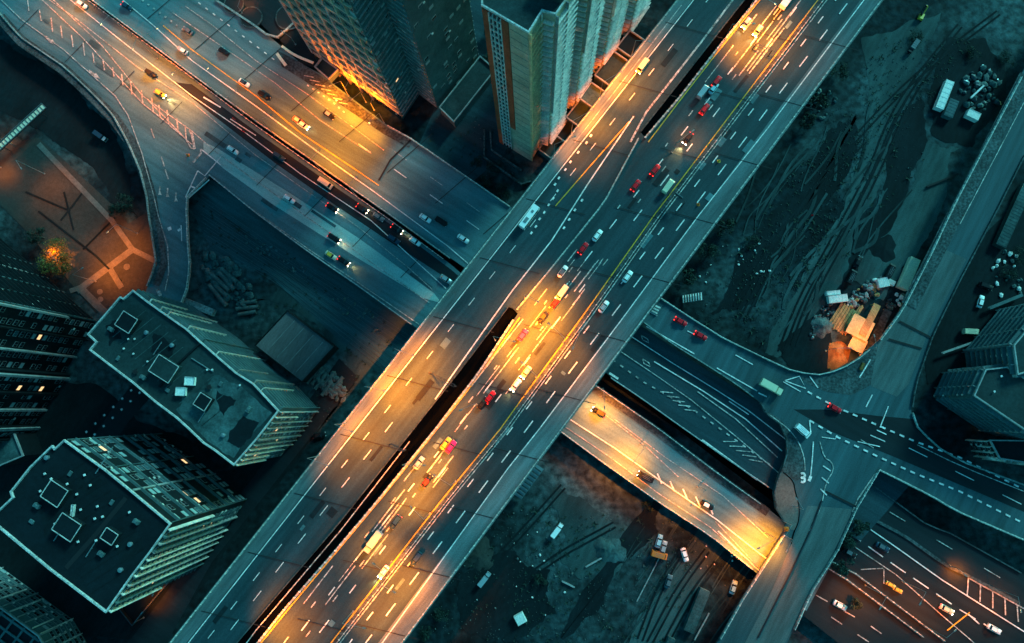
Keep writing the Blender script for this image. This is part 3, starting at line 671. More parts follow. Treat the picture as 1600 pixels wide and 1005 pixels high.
def rooftop(root, c, px, py, z, sx, sy, ht, ang, mat='roof_dark', rim='rim', name='stair_housing'):
    q = P(px, py, z); b = MB(); x, y = q.x-c.x, q.y-c.y; z = z-root.location.z
    b.box((x, y, z), (sx, sy, ht), ang); o = b.build(name, M[mat], root)
    b = MB(); ca, sa = math.cos(ang), math.sin(ang); f = lambda a, d: Vector((x+a*ca-d*sa, y+a*sa+d*ca, z+ht))
    cs = [f(-sx/2,-sy/2), f(sx/2,-sy/2), f(sx/2,sy/2), f(-sx/2,sy/2)]
    for i in range(4): b.wall([cs[i], cs[(i+1) % 4]], .22, .2+.004*i)
    b.build('coping', M[rim], o)
def roofdots(root, c, pts, z, r=.35, m='white'):
    for px, py in pts:
        q = P(px, py, z); b = MB(); zz = z-root.location.z; b.tube((q.x-c.x, q.y-c.y, zz), (q.x-c.x, q.y-c.y, zz+.6), .1); b.box((q.x-c.x, q.y-c.y, zz+.6), (r*2, r*2, .25), .4); b.build('roof_vent', M[m], root)
W = lambda pl, z: [tuple(P(x, y, z)[:2]) for x, y in pl]
def edges_ccw(pl, z):
    f = W(pl, z); return ccw(f)

# block at the bottom left with the dark flat roof
h = 62.0
pl = [(103,688),(88,702),(84,697),(50,730),(20,768),(23,777),(-10,808),(-8,815),(80,888),(168,955),(207,900),(237,861),(262,826),(268,818),(207,767),(165,733)]
f = W(pl, h)      # counter-clockwise in the world (photo y runs down)
A_ = sum(a[0]*b[1]-b[0]*a[1] for a, b in zip(f, f[1:]+f[:1]))
se = dict(bay=3.2, fin=1.2, fw=.5, win=(1.5,1.7), ledge=.5, lh=.35, lmat='wall_teal', glass=(6,3,2,.25))
ne = dict(bay=4.6, win=(2.9,2.1), ledge=.9, lh=.5, ledge_every=3, lmat='wall_teal', skip=.35, fin=.4, fin_every=4, fmat='wall_teal', glass=(3,3,5,.15))
st = {9: se, 10: se, 11: se, 13: ne, 14: ne, 15: ne}
r, c = building('apartment_block', 'tall apartment block at bottom left with a near-black flat roof edged in pale coping', f, h, 'wall_dark', 'roof_dark', 'rim', st, seed=2)
rz = ANG_C
for (x, y, sx, sy) in ((93,770,9,8),(112,822,10,8),(178,836,6,5)): rooftop(r, c, x, y, h+.25, sx*.8, sy*.8, 2.6, rz)
rooftop(r, c, 116,800, h+.25, .7, 5, 1.2, rz-.9+1.4, 'rim')
roofdots(r, c, [(72,740),(82,748),(65,767),(107,756),(134,742),(143,758),(122,772),(128,796),(154,791),(162,807),(150,810),(204,800),(88,818),(152,844),(124,846),(185,853)], h+.25)
b = MB(); pts = [P(x, y, h+.3)-Vector((c.x, c.y, 0)) for x, y in ((197,778),(150,835),(103,888))]; b.strip(pts, 1.6); b.build('roof_joint', M['rubber'], r)

def clutter(root, c, pts, z, seed):
    rr = random.Random(seed); o = Vector((c.x, c.y, 0)); zz = z-root.location.z
    for i, (x, y) in enumerate(pts):
        q = P(x, y, z)-o; a = ANG_C+rr.choice((0, PI/2)); k = i % 4
        b = MB()
        if k == 0: b.box((q.x,q.y,zz), (2.2,1.3,1.3), a); b.box((q.x,q.y,zz+1.3), (1.0,1.0,.2), a, 0, .7); b.build('roof_unit', M['wall_teal'], root)
        elif k == 1: b.tube((q.x,q.y,zz), (q.x,q.y,zz+1.0), .7, .7, 10); b.tube((q.x,q.y,zz+1.0), (q.x,q.y,zz+1.25), .85, .3, 10); b.build('fan_cowl', M['metal'], root)
        elif k == 2:
            L = rr.uniform(5, 11); d = Vector((math.cos(a), math.sin(a), 0)); b.tube((q.x,q.y,zz+.35), (q.x+d.x*L,q.y+d.y*L,zz+.35), .16); 
            for s_ in (.1,.5,.9): b.box((q.x+d.x*L*s_,q.y+d.y*L*s_,zz), (.4,.4,.3), a)
            b.build('pipe', M['metal'], root)
        else: b.box((q.x,q.y,zz), (1.2,1.8,.5), a, 0, .9); b.build('roof_hatch', M['wall_teal'], root)
def stains(root, c, outs, z, m, seed, name='stain'):
    for i, pl in enumerate(outs):
        b = MB(); b.face([(p.x-c.x, p.y-c.y, z-root.location.z+.01+.004*i) for p in PP(jag(pl, 5, 3, seed+i), z)]); b.build(name, M[m], root)
clutter(r, c, [(60,790),(75,715),(150,740),(50,815),(215,815),(190,890),(135,870),(110,740),(160,865),(205,850),(85,845),(175,785)], h+.25, 3)
def seams(root, c, a, b, n, z, ext, m='wall_dark'):
    o = Vector((c.x, c.y, root.location.z)); bb = MB()
    for k in range(1, n):
        s_ = k/n; x, y = a[0]+(b[0]-a[0])*s_, a[1]+(b[1]-a[1])*s_; bb.strip([P(x, y, z)-o, P(x+ext[0], y+ext[1], z)-o], .22)
    bb.build('membrane_seam', M[m], root)
seams(r, c, (40,765), (150,940), 14, h+.27, (95,-62), 'wall_dark')
stains(r, c, [[(60,800),(90,790),(100,830),(70,840)],[(180,850),(215,830),(225,860),(190,880)],[(120,720),(160,750),(150,775),(120,760)]], h+.25, 'wall_teal' if False else 'mud_and_shade_dark', 4)

# block M beside the slip road
h = 46.0
pl = [(210,455),(195,468),(190,465),(167,492),(140,523),(153,535),(143,547),(173,570),(210,598),(245,628),(277,652),(297,670),(320,692),(337,703),(367,726),(402,686),(436,642),(397,600),(370,583),(315,535),(293,515),(250,485),(233,473)]
f = W(pl, h)
se = dict(bay=2.4, fin=.9, fw=.3, win=(1.3,1.7), glass=(4,4,4,.2))
ne = dict(bay=3.4, ledge=1.3, lh=.8, lmat='wall_teal', win=(1.8,1.7), fin=1.6, fin_every=3, fmat='fin', glass=(5,4,3,.3))
st = {14: se, 15: se}; st.update({i: ne for i in range(16, 23)})
r, c = building('apartment_block', 'apartment block with a teal patchy roof of three stair openings beside the slip road', f, h, 'wall_teal', 'roof_teal', 'rim', st, seed=5)
for (x, y, sx, sy, m) in ((204,505,6.5,6,'roof_dark'),(262,577,9,7,'roof_teal'),(322,628,5,5,'roof_dark')): rooftop(r, c, x, y, h+.25, sx, sy, 2.8, ANG_C, m)
for (x, y) in ((299,596),(285,612)): rooftop(r, c, x, y, h+.25, 3.6, 3, 1.4, ANG_C+.5, 'white_box', 'rim', 'roof_unit')
b = MB(); pl3 = jag([(338,585),(368,600),(425,645),(365,716),(335,696),(300,662),(275,640),(290,615),(320,610)], 4, 3, 6); b.face([(p.x-c.x, p.y-c.y, h+.27) for p in PP(pl3, h+.27)][::1]); b.build('weathered_roofing', M['roof_weather'], r)
b = MB(); b.wall([P(x, y, h+.3)-Vector((c.x, c.y, 0)) for x, y in ((315,535),(278,570),(250,605))], .7, .8); b.build('fire_wall', M['roof_dark'], r)
roofdots(r, c, [(202,530),(212,530),(195,545),(210,553),(232,565),(325,578),(333,578),(376,602)], h+.25, .3); roofdots(r, c, [(213,581),(328,605)], h+.25, .8, 'rubber')

clutter(r, c, [(175,515),(230,520),(240,555),(185,560),(225,590),(270,540),(300,560),(345,600),(390,640),(350,680),(310,660),(262,610)], h+.3, 8)
seams(r, c, (165,515), (350,700), 16, h+.27, (52,-42), 'roof_weather')
stains(r, c, [[(165,510),(185,500),(190,530),(170,540)],[(240,520),(275,540),(265,560),(235,550)],[(380,650),(405,660),(375,700),(355,690)],[(340,610),(370,625),(350,650)]], h+.30, 'roof_dark', 9)

# dark tower on the left edge
h = 78.0
f = W([(150,505),(-40,345),(-150,470),(-60,560),(-130,640),(40,640),(110,590)], 0); 
f = W([(150,503),(75,436),(-60,322),(-220,470),(20,700),(60,672),(52,664),(106,590),(100,584)], 0)
sd1 = dict(bay=3.4, win=(2.0,1.8), ledge=1.0, lh=.45, lmat='wall_dark', glass=(7,3,2,.3), fin=.6, fin_every=3, fmat='wall_teal')
sd2 = dict(bay=4.2, win=(2.4,1.9), fin=1.4, fin_every=2, fw=.9, fmat='wall_dark', glass=(9,3,2,.3), skip=.25)
r, c = building('tower_block', 'very dark tower block at the left edge with rows of balconies facing the plaza', f, h, 'wall_dark', 'roof_dark', 'rim_dim', {0: sd1, 1: sd1, 4: sd2, 6: sd2, 8: sd2, 5: sd2, 7: sd2}, seed=8)

# glass and grid tower at the top centre-left
h = 112.0
f = W([(497,92),(630,186),(655,148),(684,170),(748,92),(735,82),(690,20),(560,-30)], 0)
g1 = dict(bay=3.4, win=(2.6,2.5), fin=1.0, fin_every=2, fmat='wall_pale', fw=1.0, ledge=.9, lh=1.0, ledge_every=2, lmat='wall_pale', glass=(9,2,1,.1))
g2 = dict(bay=3.6, ledge=.5, lh=.3, lmat='rim_dim', win=(2.0,1.2), glass=(2,6,3,.1), skip=.6)
g3 = dict(bay=4.5, win=(2.4,1.5), skip=.75, glass=(4,4,3,.1), skin='wall_teal')
r, c = building('tower_block', 'glass and grid tower block at the top whose foot glows orange beside the arterial', f, h, 'wall_teal', 'roof_teal', 'rim', {0: g1, 1: g2, 2: g2, 3: g3, 4: g2}, seed=11, fh=3.4)
# podium of it
f = W([(690,178),(752,100),(775,120),(712,200)], 0)
building('podium_building', 'low teal podium at the foot of the glass tower', f, 6, 'wall_teal', 'roof_teal', 'rim_dim', {}, seed=1)
f = W([(497,112),(508,98),(532,116),(518,130)], ZA+1)
building('kiosk', 'small dark teal kiosk on the pavement at the glass tower', f, 3.5, 'wall_teal', 'roof_teal', 'rim_dim', {}, z0=ZA+1.1)

# pale tower with brick strips, its balconied bays stepping away to the top right
h = 106.0
base = [(781,222),(803,236),(829,251)]
steps = []
x, y = 829, 251
for k in range(7):
    dx, dy = 27, -36.5
    if k % 2 == 0: steps += [(x+dx*.05+1, y+dy*.1), (x+dx, y+dy)]
    else: steps += [(x-7, y-5), (x-7+dx, y-5+dy)]
    x += dx; y += dy
pl = [(829,251),(843,228),(857,232),(879,200),(868,190),(883,168),(897,172),(918,142),(908,134),(923,112),(937,116),(960,84),(950,76),(966,54),(980,58),(1010,14),(960,-20),(860,40),(781,160),(781,222)]
f = W(pl, 0)
bal = dict(bay=3.2, ledge=1.3, lh=.3, lmat='fin', fin=1.0, fin_every=2, fw=.35, fmat='fin', win=(1.6,1.8), glass=(5,4,3,.3))
cream = dict(bay=3.2, ledge=.8, lh=.8, lmat='cream', fin=.9, fin_every=3, fw=.4, fmat='cream', win=(1.8,1.8), glass=(5,5,3,.5))
st = {0: cream, 18: None}
st = {0: cream, 1: bal, 2: bal, 3: cream, 4: cream, 5: bal, 6: bal, 7: cream, 8: cream, 9: bal, 10: bal, 11: cream, 12: bal, 13: bal, 14: bal}
pl_front = dict(skin='wall_pale')
r, c = building('tower_block', 'pale tower block with brick strips and white framed windows beside the highway', f, h, 'wall_pale', 'roof_teal', 'rim', {**st, 19: dict()}, seed=21)
# south-west face details
a_, b_ = P(781,222,0), P(829,251,0); a_.z = b_.z = 0; u = (b_-a_); L = u.length; u = u/L; nm = Vector((u.y, -u.x, 0)); rz = math.atan2(u.y, u.x)
def facepart(s0, s1, z0, z1, d, name, m):
    m_ = a_+u*(L*(s0+s1)/2)+nm*(d/2+.02)-Vector((c.x, c.y, 0)); b = MB(); b.box((m_.x, m_.y, z0), (L*(s1-s0), d, z1-z0), rz); return b.build(name, m, r)
facepart(0, .13, 0, h-.2, .35, 'brick_strip', M['wall_brick']); facepart(.42, .57, 26, h-.2, .35, 'brick_strip', M['wall_brick'])
facepart(.13, .42, 0, h-.3, .10, 'recess', M['glass_dark'])
for k in range(31):
    z = 4+k*3.3
    facepart(.14, .41, z, z+.45, .5, 'transom', M['rim'])
for s in (.14, .225, .32, .40): facepart(s, s+.02, 2, h-.4, .6, 'mullion', M['rim'])
for k in range(22):
    z = 6+k*4.6; facepart(.59, .985, z, z+.14, .08, 'tile_joint', M['wall_teal'])
rooftop(r, c, 868, -20, h+.25, 8, 8, 4, rz, 'roof_teal')
# low podium roofs between this tower and the highway
for i, (x, y, sx, sy, hh) in enumerate(((905,178,10,7,7),(925,150,9,8,9),(893,205,12,9,5),(862,228,10,7,4),(955,108,14,8,8),(985,70,10,8,7))):
    q = P(x, y, hh); ca = ANG_B; f = [(q.x+a*math.cos(ca)-d*math.sin(ca), q.y+a*math.sin(ca)+d*math.cos(ca)) for a, d in ((-sx/2,-sy/2),(sx/2,-sy/2),(sx/2,sy/2),(-sx/2,sy/2))]
    building('annex_building', ['second lowest teal annex roof beside the highway','fourth annex roof up beside the highway with a wide coping','third annex roof up beside the highway','lowest annex roof right at the foot of the pale tower','long annex roof under the far bays of the pale tower','topmost small annex roof beside the highway'][i] if True else '', f, hh, 'wall_teal', ['roof_teal','roof_weather','roof_dark','roof_teal','roof_teal','roof_dark'][i], 'rim_dim', {}, seed=i)

# teal blocks at the right edge
h = 27.0
f = W([(1520,618),(1538,578),(1565,560),(1600,575),(1660,540),(1760,700),(1640,740)], h)[::1]
f = W([(1538,578),(1520,618),(1600,672),(1690,700),(1760,640),(1680,560),(1600,592),(1572,574)], h)
rb_ = dict(bay=3.6, ledge=1.4, lh=.7, lmat='wall_teal', fin=1.1, fin_every=2, fmat='rim_dim', win=(2.0,1.8), glass=(7,4,1,.15))
r, c = building('apartment_block', 'teal balconied block of flats at the right edge below the car park', f, h, 'wall_teal', 'roof_teal', 'rim_dim', {0: rb_, 1: rb_, 2: rb_, 7: rb_}, seed=31)
roofdots(r, c, [(1563,588),(1552,612)], h+.3)
f = W([(1582,540),(1588,585),(1680,560),(1700,500),(1640,470)], 30)
building('apartment_block', 'ribbed teal block cut off by the right edge beside the parked white van', f, 30, 'wall_teal', 'roof_teal', 'rim_dim', {0: rb_, 1: rb_, 4: rb_}, seed=33)
f = W([(1545,688),(1560,716),(1680,735),(1700,690)], 14)
building('apartment_block', 'low dark finned building above the curved eastern road', f, 14, 'wall_dark', 'roof_dark', 'rim_dim', {0: dict(bay=2.4, fin=1, win=(1.2,1.8), glass=(8,2,0,0)), 1: dict(bay=2.4, fin=1, win=(1.2,1.8), glass=(8,2,0,0))}, seed=34)
# bottom-left corner block, left-edge small roof, warehouse
f = W([(-90,1120),(60,1120),(90,1040),(62,992),(-90,880)], 20)
grid = dict(bay=4, fin=.5, win=(2.6,1.8), glass=(8,3,1,0))
r, c = building('office_building', 'office building in the bottom left corner with a gridded teal roof', f, 20, 'wall_teal', 'roof_dark', 'rim_dim', {2: grid, 3: grid}, seed=41)
b = MB(); zz = 20.5
for k in range(9):
    p0, p1 = P(-80+17*k, 890+13*k, zz), P(-110+17*k, 930+13*k, zz); o = Vector((c.x, c.y, 0)); b.wall([p0-o, p1-o+(p1-p0)*2], .8, .3)
for k in range(4):
    p0, p1 = P(-90-10*k, 892+14*k, zz), P(62-10*k, 1002+14*k, zz); b.wall([p0-o, p1-o], .8, .36)
b.build('skylight_grid', M['wall_teal'], r)
f = W([(-30,655),(18,662),(38,712),(0,728),(-40,730)], 12)
r, c = building('small_building', 'small patchy teal roof at the left edge above the bottom left block', f, 12, 'wall_dark', 'roof_weather', 'rim_dim', {}, seed=42)
f = W([(400,540),(473,597),(523,542),(450,486)], 7)
r, c = building('warehouse', 'brown-grey warehouse with a ribbed metal roof by the railway yard', f, 7, 'wall_dark', 'tin', 'wall_dark', {}, seed=43, rimw=.2)
b = MB(); o = Vector((c.x, c.y, 0))
for k in range(1, 26):
    s = k/26; p0 = P(400+73*s, 540+57*s, 7.3); p1 = P(450+73*s, 486+56*s, 7.3); b.wall([p0-o, p1-o], .35 if k % 4 else .6, .18)
b.build('roof_rib', M['tin'], r)
b = MB()
for s in (.2,.4,.6,.8): p0 = P(404+73*s, 536+57*s, 7.5); p1 = P(446+73*s, 490+56*s, 7.5); b.wall([p0-o, p1-o], .22, .2)
b.build('ridge_flashing', M['rim_dim'], r)
# circular forecourt wall detail at the very top
sheet('forecourt', [(345,-40),(400,30),(425,55),(437,54),(455,38),(472,20),(480,-40)], 7.02, M['asphalt_dark'])
sheet('forecourt', [(437,62),(470,30),(500,110),(470,98)], 7.04, M['roof_dark'])
for i, (x, y, rad) in enumerate(((366,8,4.5),(393,28,5),(452,28,6))):
    q = P(x, y, 7.1); b = MB(); ring = [Vector((rad*math.cos(t*PI/12), rad*math.sin(t*PI/12), 0)) for t in range(25)]
    rt = empty('round_planter', q, label=['leftmost round dark planter of the forecourt at the top edge','middle round dark planter of the forecourt at the top edge','largest round dark planter next to the glass tower'][i], cat='planter')
    b.wall(ring, .5, .7); b.build('rim', M['concrete_dark'], rt); b = MB(); b.face([v+Vector((0,0,.5)) for v in ring[:-1]]); b.build('soil', M['rubber'], rt)
def lowwall(pl, z, wd, h_, m, label, cat='wall', name='low_wall'):
    pts = PP(pl, z); o = pts[0].copy(); b = MB(); b.wall([p-o for p in pts], wd, h_); ob = b.build(name, M[m], label=label, cat=cat); ob.location = o; return ob
lowwall(smooth([(441,73),(460,87),(490,99)],2), 7.05, 1.0, .7, 'cream_box', 'curved cream kerb between the forecourt and the glass tower')
lowwall(smooth([(433,84),(440,94),(447,103)],2), 7.05, 1.4, .5, 'cream_box', 'short cream kerb stone on the pavement corner near the forecourt')
lowwall([(757,205),(757,248),(815,290),(830,285)], 0, .8, 2.2, 'concrete_dark', 'angular garden wall at the foot of the pale tower')
lowwall([(766,205),(768,236),(815,268)], 0, .8, 1.6, 'concrete_dark', 'inner garden wall at the foot of the pale tower')
lowwall([(288,470),(337,490)], 0, 3.0, 3.0, 'concrete', 'pale concrete beam lying out from the slip road end', 'beam', 'concrete_beam')
lowwall([(175,930),(210,975),(252,925),(330,838)], 0, .5, 2, 'metal_dark', 'boundary wall around the foot of the bottom left block')

# ------------------------------------------------------------------ vegetation
def crown_mesh(R, H, n, seed, leaf=.7, m='leaf'):
    rr = random.Random(seed); b = MB()
    cl = [(Vector((rr.uniform(-1,1)*R*.7, rr.uniform(-1,1)*R*.7, rr.uniform(-.6,.7)*H/2)), rr.uniform(.25,.5)*R) for _ in range(11)]
    for _ in range(n):
        c, r = rr.choice(cl); d = Vector((rr.gauss(0,1), rr.gauss(0,1), rr.gauss(0,1))).normalized()*r*rr.uniform(.55,1.05)
        p = c+d; u = Vector((rr.uniform(-1,1), rr.uniform(-1,1), rr.uniform(-.5,.5))).normalized(); v = u.cross(d.normalized()); 
        if v.length < .1: continue
        v.normalize(); s = leaf*rr.uniform(.5,1.2)
        b.face([p-u*s*.5, p+v*s*.35, p+u*s*.5, p-v*s*.35])
    return b
def tree(px, py, z, R, H, label, n=700, seed=1, m='leaf', group=None, kind='tree'):
    q = P(px, py, z); r = empty('tree' if kind == 'tree' else 'shrub', q, label=label, cat=kind, group=group); rr = random.Random(seed)
    if kind == 'tree':
        b = MB(); b.tube((0,0,0), (0,0,H*.55), .28, .18)
        for k in range(6):
            a = k*1.05+rr.random(); b.tube((0,0,H*(.35+.04*k)), (math.cos(a)*R*.7, math.sin(a)*R*.7, H*(.7+.04*k)), .12, .04)
        b.build('trunk', M['bark'], r)
    b = crown_mesh(R, H*.7 if kind == 'tree' else H, n, seed, .75 if kind == 'tree' else .5); o = b.build('crown' if kind == 'tree' else 'foliage', M[m], r); o.location.z = H*.68 if kind == 'tree' else H*.4
    return r
tree(101,405,0, 8.5, 10, 'broad tree lit bright yellow from within on the left plaza', 2600, 3, 'leaf_lamplit')
tree(70,372,0, 4.5, 8, 'dim tree beside the lit yellow tree on the plaza', 900, 4)
tree(205,322,0, 4.2, 7, 'dark leafy tree tucked in the crook of the slip road', 900, 5)
tree(190,335,0, 3.4, 6, 'smaller dark tree left of the slip road crook', 700, 6)
for i, (x, y, R, lab) in enumerate(((772,262,4.2,'pale teal bush clump nearest the pale tower foot'), (760,285,3.6,'low bush on the arterial verge below the two towers'), (785,300,3.8,'bush squeezed between the arterial and the highway edge'), (745,255,3,'small bush at the lane bend between the towers'), (768,60,4,'tree beside the pale tower brick strip near the top edge'), (765,100,3.2,'bushy tree behind the pale tower beside the lane'))):
    tree(x, y, 0, R, 5, lab, 800, 20+i, 'leaf', kind='tree' if i > 3 else 'shrub')
for i, (x, y, R, lab) in enumerate(((1300,118,5,'dark tree just off the highway edge near the top right'), (1275,165,4.5,'dark tree among rubble on the bank east of the highway'), (1255,195,4,'dark tree lowest on the rubble bank east of the highway'), (1105,400,5,'dark tree right under the highway edge above the bend'), (1075,435,4,'dark tree in the shade beside the white stair'), (1130,360,4.5,'dark tree highest in the shade strip by the highway'))):
    tree(x, y, 0, R, 7, lab, 900, 40+i)
for i, (x, y, R, lab) in enumerate(((690,960,4,'ragged teal shrub near the bottom beside the highway'), (665,990,3.4,'ragged shrub at the bottom edge beside the highway'), (845,905,3,'pale shrub on the dark lot below the round slab'), (1010,790,2.6,'shrub against the orange road parapet'), (1520,85,3.5,'shrub on the scrap yard at the top right'), (1570,95,4,'large shrub at the right of the scrap yard'), (1430,60,3.5,'shrub by the dirt road at the top right'), (1175,380,3.6,'faint shrub on the open dirt east of the highway'), (420,575,2.6,'shrub by the warehouse corner'), (1590,400,4.5,'shrub mass at the right edge above the car park'), (1572,425,3.6,'shrub at the top corner of the car park'), (1462,742,0.1,''))):
    if lab: tree(x, y, 0, R, 3.2, lab, 700, 60+i, 'leaf', kind='shrub')
for i, (x, y, lab) in enumerate(((1288,872,'dark round tree by the ramp rail above the ribbed rails'), (1296,832,'dark tree overhanging the southern ramp'), (1316,812,'dark tree at the top of the southern ramp'))):
    tree(x+14, y+6, 0, 3.6, 14, lab, 900, 80+i)

# ------------------------------------------------------------------ street lamps
SOD = (1.0, .195, .002); SODY = (1.0, .40, .06); REDO = (1.0, .22, .03)
def lamp(px, py, z, tx, ty, hgt, watts, label, col=SOD, size=150, arm=None, lit=True):
    tilt = 14 if z == ZB else 8
    if 'south-eastern' in label: tilt, size = 2, 104
    if z == ZA and 900 < px < 1225: size, hgt, tilt, arm = 120, 14, 4, 7.5
    if 'annex' in label or 'near the cream van' in label: size, tilt = 104, 20
    q = P(px, py, z); t = P(tx, ty, z); d = Vector((t.x-q.x, t.y-q.y, 0)); al = arm or min(d.length, 8.0 if z == ZB else 4.5); d = d.normalized() if d.length > .01 else Vector((1,0,0))
    r = empty('street_lamp', q, math.atan2(d.y, d.x), label=label, cat='street lamp')
    b = MB(); b.tube((0,0,0), (0,0,hgt), .16, .09); b.box((0,0,0), (.6,.6,.4)); b.build('pole', M['metal'], r)
    b = MB(); b.tube((0,0,hgt), (al,0,hgt+.5), .08, .06); b.build('arm', M['metal'], r)
    b = MB(); b.box((al+.5,0,hgt+.42), (1.3,.5,.22), 0, 0, .8); hd = b.build('lamp_head', M['metal'], r)
    b = MB(); b.box((al+.5,0,hgt+.30), (.9,.36,.115)); b.build('lens', M['lens'] if lit else M['head_off'], hd)
    if lit:
        ld = bpy.data.lights.new('lamp_light', 'SPOT'); ld.energy = watts*LK; ld.color = col; ld.spot_size = R_(size); ld.spot_blend = 1.0; ld.shadow_soft_size = .25
        lo = bpy.data.objects.new('lamp_light', ld); COL.objects.link(lo); lo.parent = r; lo.location = (al+.5, 0, hgt+.22)
        rng = d.length; off = (t-q).length-al
        lo.rotation_euler = (0, -math.atan2(max(0, off), hgt)-R_(tilt), 0)
    return r
K = 1270.0
LAMPS = [
 (380,178,ZA+1,400,165,17,16*K,'lamp on the upper kerb wall just before the long black car'),
 (560,310,ZA+1,585,285,17,13*K,'last lit lamp on the upper kerb wall before the teal stretch'),
 (120,-4,ZA,95,40,18,22*K,'lamp on the arterial gap wall cut by the top edge'),
 (500,712,ZB,530,722,16,30*K,'lamp on the north-west parapet under the corner of the patchy block'),
 (745,632,ZB,728,640,16,36*K,'median lamp near the dark gantry'),
 (246,92,ZA,238,118,17,50*K,'lamp over the arterial kerb just left of the black limousine'),
 (205,57,ZA,190,75,17,24*K,'lamp on the arterial gap wall, second from the top left corner'),
 (150,14,ZA,120,12,17,15*K,'lamp on the arterial gap wall nearest the top left corner'),
 (312,132,ZA,285,160,17,50*K,'lamp on the arterial gap wall above the lone white car'),
 (262,84,ZA+1,292,70,17,18*K,'lamp lighting the upper carriageway near the silver car'),
 (572,160,ZA+1,548,182,10,52.5*K,'bright pavement lamp at the orange foot of the glass tower'),
 (545,150,ZA+1,560,125,7,26*K,'flood lamp turned to the tower wall at the orange foot of the glass tower'),
 (585,172,ZA+1,592,150,7,18*K,'second flood lamp turned to the tower wall at the corner of the glass tower'),
 (540,140,ZA+1,520,150,8,30*K,'second pavement lamp at the orange foot of the glass tower'),
 (600,192,ZA+1,575,215,10,22*K,'lamp on the arterial parapet past the glass tower corner'),
 (430,212,ZA+1,462,200,17,42*K,'lamp on the upper kerb wall above the taxi pair'),
 (505,270,ZA+1,530,245,17,54*K,'lamp on the upper kerb wall in the brightest stretch of arterial'),
 (340,148,ZA+1,372,118,17,13*K,'lamp on the upper kerb wall near the blue and white car'),
 (462,70,7,440,55,6,3*K,'low lamp in the circular forecourt'),
 (380,22,7,385,10,6,3*K,'low lamp by the planters of the forecourt'),
 (892,213,ZB,925,195,16,84.3*K,'lamp on the north-west parapet beside the annex roofs'),
 (936,156,ZB,965,140,16,84.3*K,'lamp on the north-west parapet near the cream van'),
 (865,248,ZB,900,235,16,33*K,'lamp on the north-west parapet beside the pale tower corner'),
 (985,94,ZB,1003,96,16,16*K,'lamp on the north-west parapet nearest the top edge'),
 (540,662,ZB,565,672,16,85*K,'lamp on the north-west parapet, lowest of the three below the warehouse'),
 (584,606,ZB,612,612,16,147*K,'lamp on the north-west parapet, middle one of three below the warehouse'),
 (628,550,ZB,655,560,16,85*K,'lamp on the north-west parapet, highest of three below the warehouse'),
 (1128,70,ZB,1158,70,16,124.0*K,'lamp on the slot wall in the bright stretch at the top'),
 (1165,24,ZB,1190,40,16,68*K,'lamp on the slot wall touching the top edge'),
 (820,470,ZB,838,480,16,132.6*K,'lamp beside the closed end of the long slot'),
 (774,532,ZB,806,540,16,120.9*K,'lamp on the slot wall over the magenta car'),
 (880,535,ZB,858,515,16,109.2*K,'median lamp beside the brightest stretch of the highway'),
 (838,590,ZB,818,572,16,92.8*K,'median lamp just below the brightest stretch of the highway'),
 (640,722,ZB,680,722,16,36*K,'lamp on the slot wall level with the red and black car'),
 (712,752,ZB,690,738,16,46*K,'median lamp above the red and black car'),
 (672,802,ZB,655,785,16,107*K,'added median lamp for the glow of car lights near the dark red-tailed car'),  # added lamp, stands in for the light of the cars here
 (612,878,ZB,600,868,16,77*K,'median lamp beside the white lit car'),
 (600,893,ZB,632,910,16,92*K,'median lamp turned to the south-eastern lanes'),
 (552,955,ZB,590,962,16,68*K,'median lamp turned to the south-eastern lanes near the bottom edge'),
 (405,1010,ZB,440,985,16,92*K,'lamp on the slot wall at the bottom edge'),
 (905,520,ZB,885,565,16,39*K,'median lamp turned to the brownish south-eastern lanes'),
 (1050,238,ZB,1072,222,11,10*K,'added small reddish lamp on the slot wall for the glow of car lights'),  # added lamp; this reddish pool belongs to car lights
 (938,608,ZA,940,650,17,66*K,'lamp on the orange road nearest the big highway'),
 (1000,694,ZA,985,715,17,66*K,'lamp on the kerb wall of the orange road above the black car'),
 (1090,760,ZA,1075,775,17,42*K,'lamp on the kerb wall of the orange road above the ringed car'),
 (1195,832,ZA,1175,842,17,67.5*K,'lamp at the bright lower end of the orange road'),
 (1218,812,ZA,1188,858,15,59.2*K,'second lamp at the kerb wall of the bright end of the orange road'),
 (1228,838,ZE,1205,880,7,12*K,'short lamp where the ramp parapet begins'),
 (1238,790,ZE,1228,775,12,2.5*K,'lamp on the teardrop traffic island'),
 (1484,884,ZA-.6,1492,892,6,9*K,'low lamp at the tip of the hatched area'),
 (1545,915,ZA-.6,1550,950,17,16.5*K,'lamp above the row of chevrons at the bottom right'),
 (1410,908,ZA-.6,1400,925,17,13.5*K,'lamp between the ribbed rails and the lower road'),
 (1352,915,ZA-.6,1330,950,17,21.0*K,'lamp over the road with the ringed white car'),
 (1440,975,ZA-.6,1450,965,17,16.5*K,'lamp near the bottom edge beside the ribbed rails'),
 (1290,548,0,1310,548,12,7.2*K,'work lamp over the orange sand heap'),
 (1345,548,0,1338,520,14,7.2*K,'work lamp over the plywood platforms'),
 (112,414,0,106,405,11,14.3*K,'plaza lamp inside the yellow tree'),
 (150,440,0,175,425,16,31.5*K,'plaza lamp beside the pale round plinths'),
 (215,365,0,195,385,16,25.7*K,'plaza lamp beside the slip road'),
 (70,272,0,90,300,18,20.0*K,'plaza lamp near the long lit hoarding'),
 (2,262,0,8,270,8,7.7*K,'lamp at the left edge above the plaza'),
 (225,965,0,245,940,7,2.8*K,'lamp in the alley below the bottom left block'),
 (262,905,0,250,930,7,2.2*K,'upper lamp in the alley beside the bottom left block'),
]
